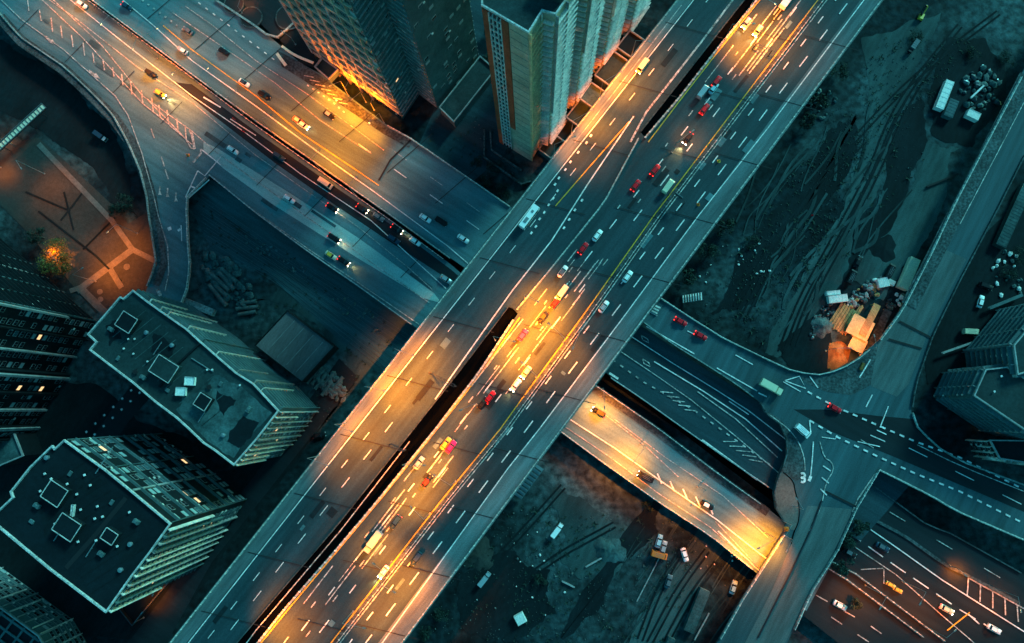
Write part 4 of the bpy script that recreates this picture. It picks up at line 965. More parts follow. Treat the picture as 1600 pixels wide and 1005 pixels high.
for (x, y, z, tx, ty, hg, wt, lab) in LAMPS:
    lamp(x, y, z, tx, ty, hg, wt, lab, REDO if 'reddish' in lab or 'ramp parapet' in lab else SOD, 118 if z == ZB else 130)

# ------------------------------------------------------------------ vehicles
def car_body(L, Wd, hb, kind):
    bm = bmesh.new(); hw = Wd/2; rows = []
    xs = [-L/2, -L/2+.18, -L*.28, L*.12, L/2-.55, L/2-.12, L/2]; ws = [.82,.95,1,1,.97,.88,.72]; zs = [.72,.86,.94,.90,.82,.70,.56]
    for x, wf, zf in zip(xs, ws, zs):
        y = hw*wf; z = hb*zf
        rows.append([bm.verts.new(v) for v in ((x,-y,.22),(x,-y,.55*z+.1),(x,-y*.9,z),(x,0,z+.03),(x,y*.9,z),(x,y,.55*z+.1),(x,y,.22))])
    for a, b in zip(rows, rows[1:]):
        for i in range(6): bm.faces.new((a[i], b[i], b[i+1], a[i+1]))
        bm.faces.new((a[6], b[6], b[0], a[0]))
    bm.faces.new(rows[0][::-1]); bm.faces.new(rows[-1]); bmesh.ops.recalc_face_normals(bm, faces=bm.faces)
    me = bpy.data.meshes.new('body'); bm.to_mesh(me); bm.free()
    for p in me.polygons: p.use_smooth = True
    return me
def part_obj(name, me, m, parent, link=False):
    me.materials.append(m); o = bpy.data.objects.new(name, me); COL.objects.link(o); o.parent = parent
    if link: o.material_slots[0].link = 'OBJECT'; o.material_slots[0].material = m
    return o
def wheels(r, L, Wd, rad=.34, xs=None):
    for x in (xs or (-L*.30, L*.31)):
        for s in (-1, 1):
            b = MB(); b.tube((x, s*(Wd/2-.24), rad), (x, s*(Wd/2+.01), rad), rad, k=12); b.build('wheel', M['rubber'], r)
def lights(r, L, Wd, z=.62, sz=.42):
    for s in (-1, 1):
        b = MB(); b.box((L/2-.12, s*(Wd/2-.32), z-.08), (.30, sz, .17), 0, 0, .8); b.build('headlight', M['head_off'], r)
        b = MB(); b.box((-L/2+.02, s*(Wd/2-.30), z+.02), (.16, sz, .20)); b.build('taillight', M['tail_off'], r)
def make_sedan(L=4.7, Wd=1.85, suv=False):
    r = empty('car', (0,0,0)); hb = 1.0 if not suv else 1.15; ht = 1.44 if not suv else 1.75
    part_obj('body', car_body(L, Wd, hb, 0), PAINT['white'], r, True)
    x0, x1 = (-L*.36, L*.22) if not suv else (-L*.46, L*.22); y = Wd/2-.12; tx0, tx1 = (x0+.42, x1-.55) if not suv else (x0+.2, x1-.5); ty = y-.2; z0, z1 = hb*.88, ht
    b = MB(); b.face([(x1,-y,z0),(x1,y,z0),(tx1,ty,z1),(tx1,-ty,z1)]); b.face([(x1,-y,z0),(x1,y,z0),(x1-.3,y,z0-.05),(x1-.3,-y,z0-.05)]); b.build('windscreen', M['car_glass'], r)
    b = MB(); b.face([(x0,y,z0),(x0,-y,z0),(tx0,-ty,z1),(tx0,ty,z1)]); b.build('rear_window', M['car_glass'], r)
    for s in (-1, 1):
        b = MB(); b.face([(x0,s*y,z0),(x1,s*y,z0),(tx1,s*ty,z1),(tx0,s*ty,z1)]); b.build('side_window', M['car_glass'], r)
    b = MB(); b.prism([(tx0-.03,-ty-.02),(tx1+.03,-ty-.02),(tx1+.03,ty+.02),(tx0-.03,ty+.02)], z1-.04, z1+.03)
    o = b.build('roof', PAINT['white'], r); o.material_slots[0].link = 'OBJECT'; o.material_slots[0].material = PAINT['white']
    for s in (-1, 1):
        b = MB(); b.box((x1-.2, s*(Wd/2+.1), hb*.85), (.2,.22,.16)); b.build('mirror', M['metal_dark'], r)
    wheels(r, L, Wd); lights(r, L, Wd)
    return r
def make_van(L=5.6, Wd=2.05, ht=2.3, bus=False):
    r = empty('bus' if bus else 'van', (0,0,0)); b = MB(); hw = Wd/2
    prof = [(-L/2,.35),(L/2,.35),(L/2,1.0),(L/2-.5,1.25),(L/2-1.05,ht),(-L/2+.1,ht)] if not bus else [(-L/2,.35),(L/2,.35),(L/2,1.2),(L/2-.25,ht),(-L/2+.1,ht)]
    n = len(prof)
    for s, w_ in ((0, hw),):
        for i in range(n):
            (xa, za), (xb, zb) = prof[i], prof[(i+1) % n]; wa = hw-(.12 if za > 1.5 else 0); wb = hw-(.12 if zb > 1.5 else 0)
            b.face([(xa,-wa,za),(xb,-wb,zb),(xb,wb,zb),(xa,wa,za)])
    for s in (-1, 1): b.face([(x, s*(hw-(.12 if z > 1.5 else 0)), z) for x, z in prof])
    o = b.build('body', PAINT['white'], r, recalc=True); o.material_slots[0].link = 'OBJECT'; o.material_slots[0].material = PAINT['white']
    xa, za, xb, zb = (L/2-.53,1.32,L/2-.98,ht-.12) if not bus else (L/2+.0,1.28,L/2-.22,ht-.15)
    b = MB(); b.face([(xa+.03,-hw+.15,za+.03),(xa+.03,hw-.15,za+.03),(xb+.03,hw-.25,zb+.03),(xb+.03,-hw+.25,zb+.03)]); b.build('windscreen', M['car_glass'], r)
    for s in (-1, 1):
        b = MB(); b.face([(-L/2+.4,s*(hw+.02),1.35),(L/2-1.2,s*(hw+.02),1.35),(L/2-1.3,s*(hw-.09),ht-.3),(-L/2+.4,s*(hw-.09),ht-.3)]); b.build('side_window', M['car_glass'], r)
    b = MB()
    if bus:
        b.box((-L*.2,0,ht), (2.2,1.2,.22), 0, 0, .85); b.box((L*.2,0,ht), (1.0,.9,.15), 0, 0, .85); b.build('roof_hatch', M['metal'], r)
    else:
        b.box((0,0,ht), (L*.5,.08,.05)); b.box((-.5,.5,ht), (L*.5,.06,.05)); b.box((-.5,-.5,ht), (L*.5,.06,.05)); b.build('roof_rib', M['metal'], r)
    wheels(r, L, Wd, .38); lights(r, L, Wd, .75)
    return r
def make_truck(L=8.0, Wd=2.4):
    r = empty('truck', (0,0,0)); b = MB(); b.box((L/2-.95,0,.45), (1.9,Wd*.94,1.9), 0, 0, .86, .94)
    o = b.build('cab', PAINT['white'], r); o.material_slots[0].link = 'OBJECT'; o.material_slots[0].material = PAINT['white']
    b = MB(); b.box((-1.15,0,.95), (L-2.5,Wd,2.1)); 
    for k in range(5): b.box((-L/2+.6+k*(L-2.9)/4,0,3.05), (.12,Wd,.06))
    o = b.build('cargo_box', PAINT['white'], r); o.material_slots[0].link = 'OBJECT'; o.material_slots[0].material = PAINT['white']
    b = MB(); b.box((0,0,.5), (L-.4,1.0,.42)); b.build('chassis', M['metal_dark'], r)
    b = MB(); b.face([(L/2+.0,-Wd*.40,1.35),(L/2+.0,Wd*.40,1.35),(L/2-.1,Wd*.38,2.1),(L/2-.1,-Wd*.38,2.1)]); b.build('windscreen', M['car_glass'], r)
    wheels(r, L, Wd, .46, (-L*.36, -L*.20, L*.34)); lights(r, L, Wd, .8)
    return r
PROTO = {'car': make_sedan(), 'suv': make_sedan(4.9, 1.95, True), 'van': make_van(), 'bus': make_van(9.5, 2.5, 2.9, True), 'truck': make_truck()}
USED = set()
KIDS = {k: [o for o in bpy.data.objects if o.parent == v] for k, v in PROTO.items()}
def vehicle(kind, px, py, z, dx, dy, paint, label, group, lit=0, scale=1.0, roof=None, lm=None):
    a, b_ = P(px, py, z), P(px+dx, py+dy, z); rz = math.atan2(b_.y-a.y, b_.x-a.x)
    src = PROTO[kind]
    if kind not in USED: USED.add(kind); r = src; kids = KIDS[kind]
    else:
        r = src.copy(); COL.objects.link(r); kids = []
        for ch in KIDS[kind]:
            c = ch.copy(); COL.objects.link(c); c.parent = r; kids.append(c)
    r.location = a+Vector((0,0,.25)); r.rotation_euler = (0,0,rz); r.scale = (scale,)*3
    tag(r, label, {'car':'car','suv':'car','van':'van','bus':'bus','truck':'truck'}[kind], group)
    for c in kids:
        n = c.name.split('.')[0]
        if n in ('body', 'roof', 'cab', 'cargo_box'): c.material_slots[0].material = PAINT[(roof if roof and n in ('roof','cargo_box') else paint)]
        if n == 'headlight':
            c.material_slots[0].link = 'OBJECT'; c.material_slots[0].material = M['head_on'] if lit else M['head_off']
        if n == 'taillight':
            c.material_slots[0].link = 'OBJECT'; c.material_slots[0].material = M['tail_on' if ('tail' in label or paint in ('red', 'magenta') or lit) else 'tail_off']
    if lit:
        ld = bpy.data.lights.new('headlight_beam', 'SPOT'); ld.energy = lit*LK; ld.color = (1,.55,.20); ld.spot_size = R_(75); ld.spot_blend = .9; ld.shadow_soft_size = .15
        lo = bpy.data.objects.new('headlight_beam', ld); COL.objects.link(lo); lo.parent = r; lo.location = (2.55 if kind in ('car','suv') else (3.0 if kind == 'van' else 4.9), 0, .85)
        lo.rotation_euler = (0, -R_(78), 0); 
    return r
A = (1, .66); AN = (-1, -.66); B = (.74, -1); BN = (-.74, 1); CE = (1, .55); CN = (-1, -.55)
gA, gU, gB, gM, gS, gE, gG = 'traffic on the lower arterial carriageway','traffic on the upper arterial carriageway','traffic on the north-western lanes','traffic on the busy middle carriageway','traffic on the south-eastern lanes','traffic east of the highway','vehicles parked or driving at ground level'
V = [
 ('car',130,9,ZA,A,'white','white car nearest the top left corner with a red tail',gA,0),
 ('car',200,12,ZA+1,A,'blue','dark blue car with a red tail near the top left',gU,0),
 ('suv',238,117,ZA,A,'black','long black car beside the first bright pool of the arterial',gA,0),
 ('car',252,148,ZA,A,'yellow','yellow car with bright headlights on the lower arterial',gA,9000),
 ('car',365,236,ZA,A,'white','white car alone in the middle of the pale resurfaced lane',gA,0),
 ('car',453,312,ZA,A,'white','white car on the pale lane halfway to the highway',gA,0),
 ('van',510,288,ZA,A,'cream','cream van hugging the dark gap of the arterial',gA,0),
 ('car',520,326,ZA,A,'black','black car with an orange lit nose just below the cream van',gA,500),
 ('car',567,327,ZA,A,'black','black car in the queue along the gap wall, first of three',gA,500),
 ('car',592,340,ZA,A,'grey','grey car in the queue along the gap wall, second of three',gA,0),
 ('car',621,359,ZA,A,'black','black car with a lit nose in the queue, third of three',gA,900),
 ('suv',523,373,ZA,A,'black','black car with a lit nose level with the taxi',gA,700),
 ('car',518,400,ZA,A,'cream','cream and yellow taxi by the outer shoulder of the arterial',gA,0,'yellow'),
 ('car',538,409,ZA,A,'black','black car with bright headlights just ahead of the taxi',gA,1500),
 ('suv',616,375,ZA,A,'blue','dark blue car behind the white patrol-like car near the highway',gA,0),
 ('car',649,378,ZA,A,'white','white car with dark windows at the end of the gap wall queue',gA,0),
 ('car',697,437,ZA,A,'silver','silver car about to pass under the highway',gA,0),
 ('suv',437,246,ZA,A,'blue','dark car in the shade strip under the gap wall',gA,0),
 ('car',287,81,ZA+1,AN,'silver','silver car with a dark body crossing the yellow edge line',gU,0,'white'),
 ('car',295,50,ZA+1,AN,'grey','faint grey car on the upper lanes near the forecourt',gU,0),
 ('car',351,82,ZA+1,AN,'black','faint black car on the upper lanes right of the grey one',gU,0),
 ('car',383,131,ZA+1,A,'white','white car with a blue roof on the upper carriageway',gU,0,'blue'),
 ('suv',414,151,ZA+1,A,'black','long black car just ahead of the blue roofed car',gU,0),
 ('car',467,190,ZA+1,A,'orange','orange taxi behind the white car in the lit stretch',gU,0,'cream'),
 ('car',475,197,ZA+1,A,'white','white car right in front of the orange taxi',gU,600),
 ('car',515,181,ZA+1,A,'black','black car with pale marked roof in the strongest orange light',gU,0,'silver'),
 ('car',665,342,ZA+1,A,'white','white car beside a black one near the highway crossing',gU,0),
 ('suv',690,347,ZA+1,A,'black','black car right of the white one near the highway crossing',gU,0),
 ('car',724,374,ZA+1,A,'white','white car with dark windows closest to the crossing on the upper lanes',gU,0),
 ('bus',827,341,ZB,B,'white','long white bus on the north-western lanes',gB,0),
 ('van',1003,106,ZB,BN,'cream','cream van in the upper part of the north-western lanes',gB,1500),
 ('car',1119,129,ZB,B,'red','red car with a magenta tinge below the top lit stretch',gM,0),
 ('van',1097,146,ZB,B,'silver','pale silver van between the two upper red cars',gM,0),
 ('car',1100,172,ZB,B,'red','bright red car left of the silver van',gM,0),
 ('car',1114,140,ZB,B,'sky','light blue car right beside the upper red car',gM,0),
 ('car',1074,218,ZB,BN,'black','dark car with orange headlights in the small reddish pool',gM,9000),
 ('car',1023,267,ZB,B,'red','small red car above the stretched red one',gM,0),
 ('car',993,291,ZB,B,'red','red car below the small red one near the seam of the lanes',gM,0),
 ('van',1043,293,ZB,B,'cream','cream van touching the yellow median line',gM,0),
 ('truck',1228,4,ZB,B,'white','white truck cut by the top edge',gM,0),
 ('car',1165,38,ZB,BN,'silver','silver car with bright headlights at the top, left of two',gM,3000),
 ('car',1183,50,ZB,BN,'cream','cream car with bright headlights at the top, right of two',gM,3000),
 ('car',933,369,ZB,B,'white','white car just ahead of the crimson car in mid highway',gM,0),
 ('car',911,389,ZB,B,'red','crimson car directly behind the white car in mid highway',gM,0),
 ('car',879,425,ZB,B,'white','white car with a dark glass roof at the start of the lit stretch',gM,0,'grey'),
 ('van',878,458,ZB,BN,'cream','pale van glowing at the upper end of the lit stretch',gM,3000),
 ('car',868,473,ZB,B,'red','narrow red car following the glowing pale van',gM,0),
 ('car',848,497,ZB,BN,'black','small black car alone in the brightest orange stretch',gM,0),
 ('car',817,524,ZB,B,'magenta','magenta car in the brightest orange stretch',gM,0),
 ('car',806,602,ZB,BN,'white','white car with bright lights at the lower end of the lit stretch',gM,2500),
 ('car',822,582,ZB,BN,'cream','cream car by the median above the white lit one',gM,1500),
 ('car',766,621,ZB,B,'red','dark red car below the lit stretch',gM,0),
 ('car',755,630,ZB,B,'black','black car tucked behind the dark red one',gM,0),
 ('car',705,698,ZB,B,'magenta','long crimson car halfway between the gantry and the black-red car',gM,0),
 ('car',697,693,ZB,B,'yellow','yellow car alongside the crimson one',gM,0),
 ('car',655,723,ZB,B,'silver','pale silver car by the slot wall',gM,0),
 ('car',668,751,ZB,B,'black','black car with a red roof and tail',gM,0,'red'),
 ('suv',619,815,ZB,BN,'blue','dark blue car casting a red tail glow below the yellow pool',gM,0),
 ('car',600,893,ZB,BN,'white','white car with dazzling lights beside the median near the bottom',gM,6000),
 ('truck',585,845,ZB,BN,'silver','long pale truck on the lane by the slot wall near the bottom',gM,0),
 ('car',980,433,ZB,B,'white','white car higher of the two on the south-eastern lanes',gS,0),
 ('car',943,480,ZB,B,'white','white car lower of the two on the south-eastern lanes',gS,0,'silver'),
 ('suv',651,872,ZB,BN,'blue','dark teal car on the south-eastern lanes near the bottom',gS,0),
 ('car',1063,503,ZE,CE,'red','small red car first past the white stair',gE,0),
 ('car',1094,525,ZE,CE,'red','small red car further along the curved road',gE,0),
 ('truck',1202,605,ZE,CE,'cream','cream box truck at the junction',gE,0),
 ('car',1303,638,ZE,CE,'red','bright red car in the middle of the junction',gE,0),
 ('van',1252,673,ZE,(.8,.7),'white','white van turning into the lane below the junction',gE,0),
 ('suv',935,644,ZA,CN,'black','black car on the orange road just out from under the highway',gE,1200),
 ('van',1008,745,ZA,CN,'black','long black van in the middle of the orange road',gE,800),
 ('car',1104,789,ZA,CE,'black','black car with a white ringed roof on the orange road',gE,0,'white'),
 ('car',1311,945,ZA-.6,CE,'white','white car under the round tree on the lower road',gE,0),
 ('car',1477,951,ZA-.6,CE,'cream','cream car on the dashed lower road',gE,400),
 ('car',1551,982,ZA-.6,CE,'white','small white car near the bottom right corner',gE,0),
 ('car',1377,854,ZA-.6,CE,'blue','dark car with pale markings on the dashed road, upper of two',gE,0,'grey'),
 ('car',1326,863,ZA-.6,CE,'black','dark car with pale markings beside the ribbed rails, lower of two',gE,0,'grey'),
 ('car',1390,913,ZA-.6,CE,'yellow','yellow car left of the pair at the bottom right rails',gE,0),
 ('car',1401,921,ZA-.6,CE,'yellow','yellow car right of the pair at the bottom right rails',gE,0),
 ('car',1530,472,0.05,(.3,-1),'white','white car parked in the walled car park',gG,0),
 ('suv',1538,448,0.05,(1,.35),'black','black car at the top of the walled car park',gG,0),
 ('van',1514,519,0.05,(1,.05),'cream','cream van parked across the lower car park',gG,0),
 ('truck',870,828,0.05,(.75,-1),'white','white truck with a cream cab on the dark lot below the highway',gG,0,'white'),
 ('truck',757,904,0.05,(.8,-1),'silver','pale flatbed truck close to the highway edge near the bottom',gG,0),
 ('car',1029,845,0.05,(.3,-1),'sky','light blue car leftmost of the little group below the orange road',gG,0),
 ('car',1036,855,0.05,(.3,-1),'silver','round roofed silver car of the little group below the orange road',gG,0),
 ('van',1029,866,0.05,(1,.3),'orange','small orange van of the little group below the orange road',gG,0),
 ('car',1069,866,0.05,(.3,1),'white','white car standing alone on the dirt lane below the orange road',gG,0),
 ('car',1044,908,0.05,(.3,-1),'grey','grey car beside the dirt lane at the bottom',gG,0),
 ('car',1145,917,0.05,(.3,-1),'sky','light blue car against the ramp foot',gG,0),
 ('truck',160,215,0.05,(1,.7),'silver','blue and silver truck in the dark under the arterial',gG,0,'blue'),
 ('truck',1424,76,0.05,(-.7,1),'black','dark lorry on the dirt road at the top right',gG,0,'grey'),
 ('car',500,680,0.05,(1,-.2),'black','black car below the roof corner of the patchy block',gG,0),
 ('suv',749,135,0.05,(.4,-1),'black','black car in the lane between the two towers',gG,0),
 ('car',1339,410,0.05,(.5,-1),'black','black car above the building site, upper left of three',gG,0),
 ('van',1328,434,0.05,(.5,-1),'black','black van above the building site, lower left of three',gG,0),
 ('van',1388,425,0.05,(.5,-1),'black','black van above the building site, right of three',gG,0),
 ('car',1358,835,ZA-.6,CE,'grey','x','',0),
]
for v in V:
    if v[6] == 'x': continue
    kd, x, y, z, d, pt, lab, gr, lit = v[:9]
    vehicle(kd, x, y, z, d[0], d[1], pt, lab, gr, lit, .85 if (kd == 'truck' and z < 1) or 'bottom right rails' in lab else 1.2, v[9] if len(v) > 9 else None)
# two scooters on the arterial
def scooter(px, py, z, d, label):
    a, b_ = P(px, py, z), P(px+d[0], py+d[1], z); r = empty('motorcycle', a, math.atan2(b_.y-a.y, b_.x-a.x), label=label, cat='motorcycle', group='motorcycles on the arterial')
    for x in (-.65, .65): b = MB(); b.tube((x,-.06,.3), (x,.06,.3), .3, k=12); b.build('wheel', M['rubber'], r)
    b = MB(); b.box((0,0,.4), (1.2,.35,.4), 0, 0, .7); b.box((.55,0,.4), (.3,.4,.6), 0, 0, .6); b.build('body', PAINT['red'], r)
    b = MB(); b.box((-.25,0,.8), (.7,.32,.12)); b.build('seat', M['rubber'], r)
    b = MB(); b.tube((.5,-.38,1.05), (.5,.38,1.05), .03); b.build('handlebar', M['metal_dark'], r)
    b = MB(); b.box((-.75,0,.6), (.12,.2,.12)); b.build('taillight', M['tail_on'], r)
scooter(367,187,ZA,A,'red motorcycle at the upper end of the white lane mark'); scooter(381,206,ZA,A,'red motorcycle at the lower end of the white lane mark')

# ------------------------------------------------------------------ gantries, hoarding, stairs
def gantry(p, q, z, hgt, label, sign=False):
    a, b_ = P(*p, z), P(*q, z); d = b_-a; L = d.length; r = empty('sign_gantry', a, math.atan2(d.y, d.x), label=label, cat='gantry')
    for x in (0, L): b = MB(); b.box((x,0,0), (.4,.5,hgt)); b.build('post', M['metal_dark'], r)
    b = MB()
    for s in (-.5, .5):
        for zz in (hgt, hgt-1): b.tube((0,s,zz), (L,s,zz), .09)
    n = max(2, int(L/1.4))
    for k in range(n+1):
        x = L*k/n; b.tube((x,-.5,hgt), (x,.5,hgt), .06)
        if k < n: b.tube((x,-.5,hgt), (x+L/n,.5,hgt), .06)
    b.build('truss', M['metal_dark'], r)
    if sign: b = MB(); b.box((L/2,.75,hgt-1.6), (L*.5,.12,2.4)); b.build('sign_panel', M['metal'], r)
gantry((674,584),(713,604),ZB,6.5,'dark truss gantry over the north-western lanes beside the long slot')
gantry((612,694),(634,703),ZB,6.5,'short dark gantry at the slot below the orange stretch')
gantry((1044,306),(1066,322),ZB,5.5,'small teal gantry across the median by the cream van', True)
gantry((1175,78),(1200,88),ZB,5.5,'small gantry in the top lit stretch')
def hoarding():
    a, b_ = P(-8,238,6), P(70,166,6); d = b_-a; L = d.length; r = empty('billboard', a, math.atan2(d.y, d.x), label='long narrow illuminated hoarding slanting across the left edge', cat='billboard')
    b = MB(); b.box((L/2,0,-6+6), (L,3.2,.4)); b.build('deck', M['metal_dark'], r)
    b = MB(); n = 17
    for k in range(n):
        x = L*(k+.5)/n; b.box((x,0,.42), (L/n*.7,2.2,.12))
    b.build('panel', M['cream_box'], r)
    b = MB()
    for k in range(n+1):
        x = L*k/n; b.box((x,0,.41), (.12,3.1,.3))
    for s in (-1.55,1.55): b.box((L/2,s,.4), (L,.12,.5))
    b.build('frame', M['metal'], r)
    for k in range(4):
        b = MB(); b.tube((L*(k+.5)/4,0,-6), (L*(k+.5)/4,0,0), .2); b.build('post', M['metal_dark'], r)
hoarding()
lamp(18,225,0,12,222,9,4*K,'lamp shining on the lower end of the long hoarding')
def stair(px, py, z0, z1, ang, L, wd, n, label, m='white_box'):
    q = P(px, py, z0); r = empty('staircase', q, ang, label=label, cat='stairs')
    b = MB()
    for k in range(n): b.box((L*(k+.5)/n, 0, (z1-z0)*k/n), (L/n*.62, wd, .18))
    b.build('tread', M[m], r)
    for s in (-1, 1):
        b = MB(); p = [Vector((0,s*wd/2,0)), Vector((L,s*wd/2,z1-z0))]; b.wall(p, .14, .9); b.build('stringer', M['metal'], r)
stair(1008,505,ZA,ZB-3,ANG_B+.2,8,5,7,'white open stair beside the highway where the curved road begins')
stair(1066,468,0,8,ANG_B-.9,7,3.5,8,'pale stair landing at the shady foot of the highway edge')
stair(806,776,2,ZB-2,ANG_B+.05,17,5,9,'open lattice stair hanging on the south-east edge of the highway','metal')

# ------------------------------------------------------------------ building site, yards and loose things
def box_thing(name, px, py, z, sx, sy, sz, rz, m, label, cat, group=None, ribs=6, lid=None):
    q = P(px, py, z); r = empty(name, q, rz, label=label, cat=cat, group=group)
    b = MB(); b.box((0,0,0), (sx,sy,sz)); b.build('body', M[m], r)
    b = MB()
    for k in range(ribs): b.box((-sx/2+sx*(k+.5)/ribs,0,sz), (sx/ribs*.35,sy*.94,.08))
    b.box((0,sy/2-.06,sz), (sx,.12,.16)); b.box((0,-sy/2+.06,sz), (sx,.12,.16)); b.build('roof_rib', M[lid or m], r)
    return r
box_thing('container',1416,429,0,14.5,4.2,2.8,ANG_E+.05,'cream_box','long cream container at the top corner of the building site','container')
box_thing('cabin',1376,443,0,4.5,4,2.6,.2,'white_box','white site cabin beside the red box','cabin')
box_thing('crate',1390,442,0,2.2,3.2,1.6,ANG_E,'tail_box' if 'tail_box' in M else 'white_box','small white crate between the cabin and the cream container','crate')
q = P(1389,441,0)
box_thing('cabin',1306,468,0,8.0,3.2,2.6,.12,'white_box','white L-shaped cabin row, lower wing on the left of the site','cabin')
box_thing('cabin',1299,459,0,5.8,1.8,2.4,.10,'white_box','narrow white cabin, upper wing on the left of the site','cabin')
box_thing('container',1471,152,0,14,3.6,2.8,ANG_E+.08,'white_box','white and blue container in the top right scrap yard','container')
box_thing('container',1481,173,0,8.5,4,2.8,ANG_E+.08,'wall_teal','grey-teal container beside the white one in the scrap yard','container')
box_thing('container',1516,183,0,5.5,3.5,2.6,-.5,'white_box','small pale container skewed at the edge of the scrap yard','container')
box_thing('trailer',1087,952,0,18,4.2,2.6,R_(66),'roof_weather','long weathered trailer on the dirt lane at the bottom','trailer',ribs=14)
box_thing('container',1046,1000,0,3,3,2.6,R_(66),'roof_weather','short weathered box at the bottom edge left of the trailer','container')
box_thing('cabin',813,965,0,4,4,2.4,.5,'white_box','small white hut on the black strip at the bottom','cabin')
box_thing('cabin',1600,270,0,5,22,2.5,-ANG_E+PI+.1,'roof_weather','long pale shed roof at the right edge','shed') if False else None
box_thing('shed',1578,340,0,30,4.5,3,ANG_E+.02,'roof_weather','long narrow pale shed at the right edge by the overpass','shed',ribs=20)
def platform(px, py, z, sx, sy, rz, label, m='plywood'):
    q = P(px, py, z); r = empty('platform', (q.x, q.y, 0), rz, label=label, cat='platform')
    b = MB(); b.box((0,0,z), (sx,sy,.3)); b.build('deck', M[m], r)
    for sx_ in (-1, 1):
        for sy_ in (-1, 1): b = MB(); b.box((sx_*(sx/2-.3), sy_*(sy/2-.3), 0), (.3,.3,z)); b.build('leg', M['timber'], r)
platform(1344,512,3,9,9.5,ANG_E,'large square plywood platform of the building site')
platform(1340,538,2.6,6,6.5,ANG_E,'smaller plywood platform below the large square one')
platform(1359,500,3.3,15,3,ANG_E,'long narrow plywood walkway of the building site','timber')
platform(1371,520,1.2,22,3.4,ANG_E+.02,'dark walkway between plywood and overpass','concrete_dark')
def heap(px, py, z, R, H, label, m, outline=None, cat='heap', name='sand_heap', seed=1):
    q = P(px, py, z); bm = bmesh.new(); n = 26; rings = 9; rr = random.Random(seed); vs = []
    out = [P(x, y, z)-q for x, y in outline] if outline else None
    def rad(a):
        if not out: return R*(1+.15*math.sin(3*a+seed)+.1*math.sin(7*a))
        best = 1
        for p0, p1 in zip(out, out[1:]+out[:1]):
            d = Vector((math.cos(a), math.sin(a))); e_ = Vector((p1.x-p0.x, p1.y-p0.y)); den = d.x*e_.y-d.y*e_.x
            if abs(den) < 1e-9: continue
            t = (p0.x*e_.y-p0.y*e_.x)/den; s_ = (p0.x*d.y-p0.y*d.x)/den
            if t > 0 and 0 <= s_ <= 1: best = t
        return best
    top = bm.verts.new((0,0,H)); prev = None
    for k in range(1, rings+1):
        f_ = k/rings; row = []
        for i in range(n):
            a = 2*PI*i/n; r_ = rad(a)*f_; hz = H*(1-f_)**1.0*(1+.25*noise.noise(Vector((math.cos(a)*f_*3+seed, math.sin(a)*f_*3, f_*2))))
            if k == rings: hz = -.05
            row.append(bm.verts.new((r_*math.cos(a), r_*math.sin(a), hz)))
        for i in range(n):
            j = (i+1) % n
            if prev: bm.faces.new((prev[i], row[i], row[j], prev[j]))
            else: bm.faces.new((top, row[i], row[j]))
        prev = row
    me = bpy.data.meshes.new(name); bm.to_mesh(me); bm.free(); me.materials.append(M[m]); 
    for p in me.polygons: p.use_smooth = True
    o = bpy.data.objects.new(name, me); COL.objects.link(o); o.location = q; tag(o, label, cat); return o
heap(1308,552,0,8,2.2,'orange sand heap at the pointed end of the building site','tarp_orange',[(1294,535),(1291,578),(1304,579),(1325,566),(1330,545),(1316,533)])
heap(1284,510,0,5,2.5,'pale grey gravel heap left of the timber stack','stone')
heap(945,857,0,5,2.2,'round pale mound beside the black water strip','mud')
heap(960,862,0,5.5,1.2,'flat round dark slab mound on the black strip','roof_weather',seed=3)
heap(748,868,0,7,1.5,'flat round slab of brownish earth next to the highway edge','plaza',seed=4)
heap(1380,388,0,7,.5,'dark round manhole-like pit cover on the pale dirt','mud_and_shade_dark',cat='mound',name='earth_mound',seed=5)
def stack(px, py, rz, L, n, m, label, w_=.45, gap=.62):
    q = P(px, py, 0); r = empty('timber_stack', q, rz, label=label, cat='timber stack')
    for k in range(n):
        b = MB(); b.box((random.uniform(-.5,.5), (k-n/2)*gap, .2+.3*(k % 2)), (L, w_, .3)); b.build('plank', M[m], r)
stack(1314,496,ANG_E-.1,12,12,'timber','ochre timber stack on the left of the building site')
stack(1331,500,ANG_E-.1,15,3,'timber','narrow trio of planks between timber stack and platform')
stack(1398,505,ANG_E+.05,26,4,'timber','long rusty planks leaning along the overpass edge',.35,.5)
def debris(cx, cy, rx, ry, n, seed, mats, label, group, name='rubble_block', smin=.7, smax=2.2, ang=0):
    rr = random.Random(seed)
    for k in range(n):
        a, d = rr.uniform(0, 2*PI), math.sqrt(rr.random()); x = cx+rx*d*math.cos(a)*math.cos(ang)-ry*d*math.sin(a)*math.sin(ang); y = cy-(rx*d*math.cos(a)*math.sin(ang)+ry*d*math.sin(a)*math.cos(ang))
        q = P(x, y, 0); s = rr.uniform(smin, smax); b = bmesh.new(); bmesh.ops.create_icosphere(b, subdivisions=1, radius=1)
        for v in b.verts: v.co = Vector((v.co.x*s*rr.uniform(.5,.8), v.co.y*s*.5*rr.uniform(.7,1.1), v.co.z*s*.4*rr.uniform(.7,1.1)))
        me = bpy.data.meshes.new(name); b.to_mesh(me); b.free(); me.materials.append(M[rr.choice(mats)])
        o = bpy.data.objects.new(name, me); COL.objects.link(o); o.location = q+Vector((0,0,s*.25)); o.rotation_euler = (rr.uniform(-.3,.3), 0, rr.uniform(0,PI)); tag(o, label, 'rubble', group)
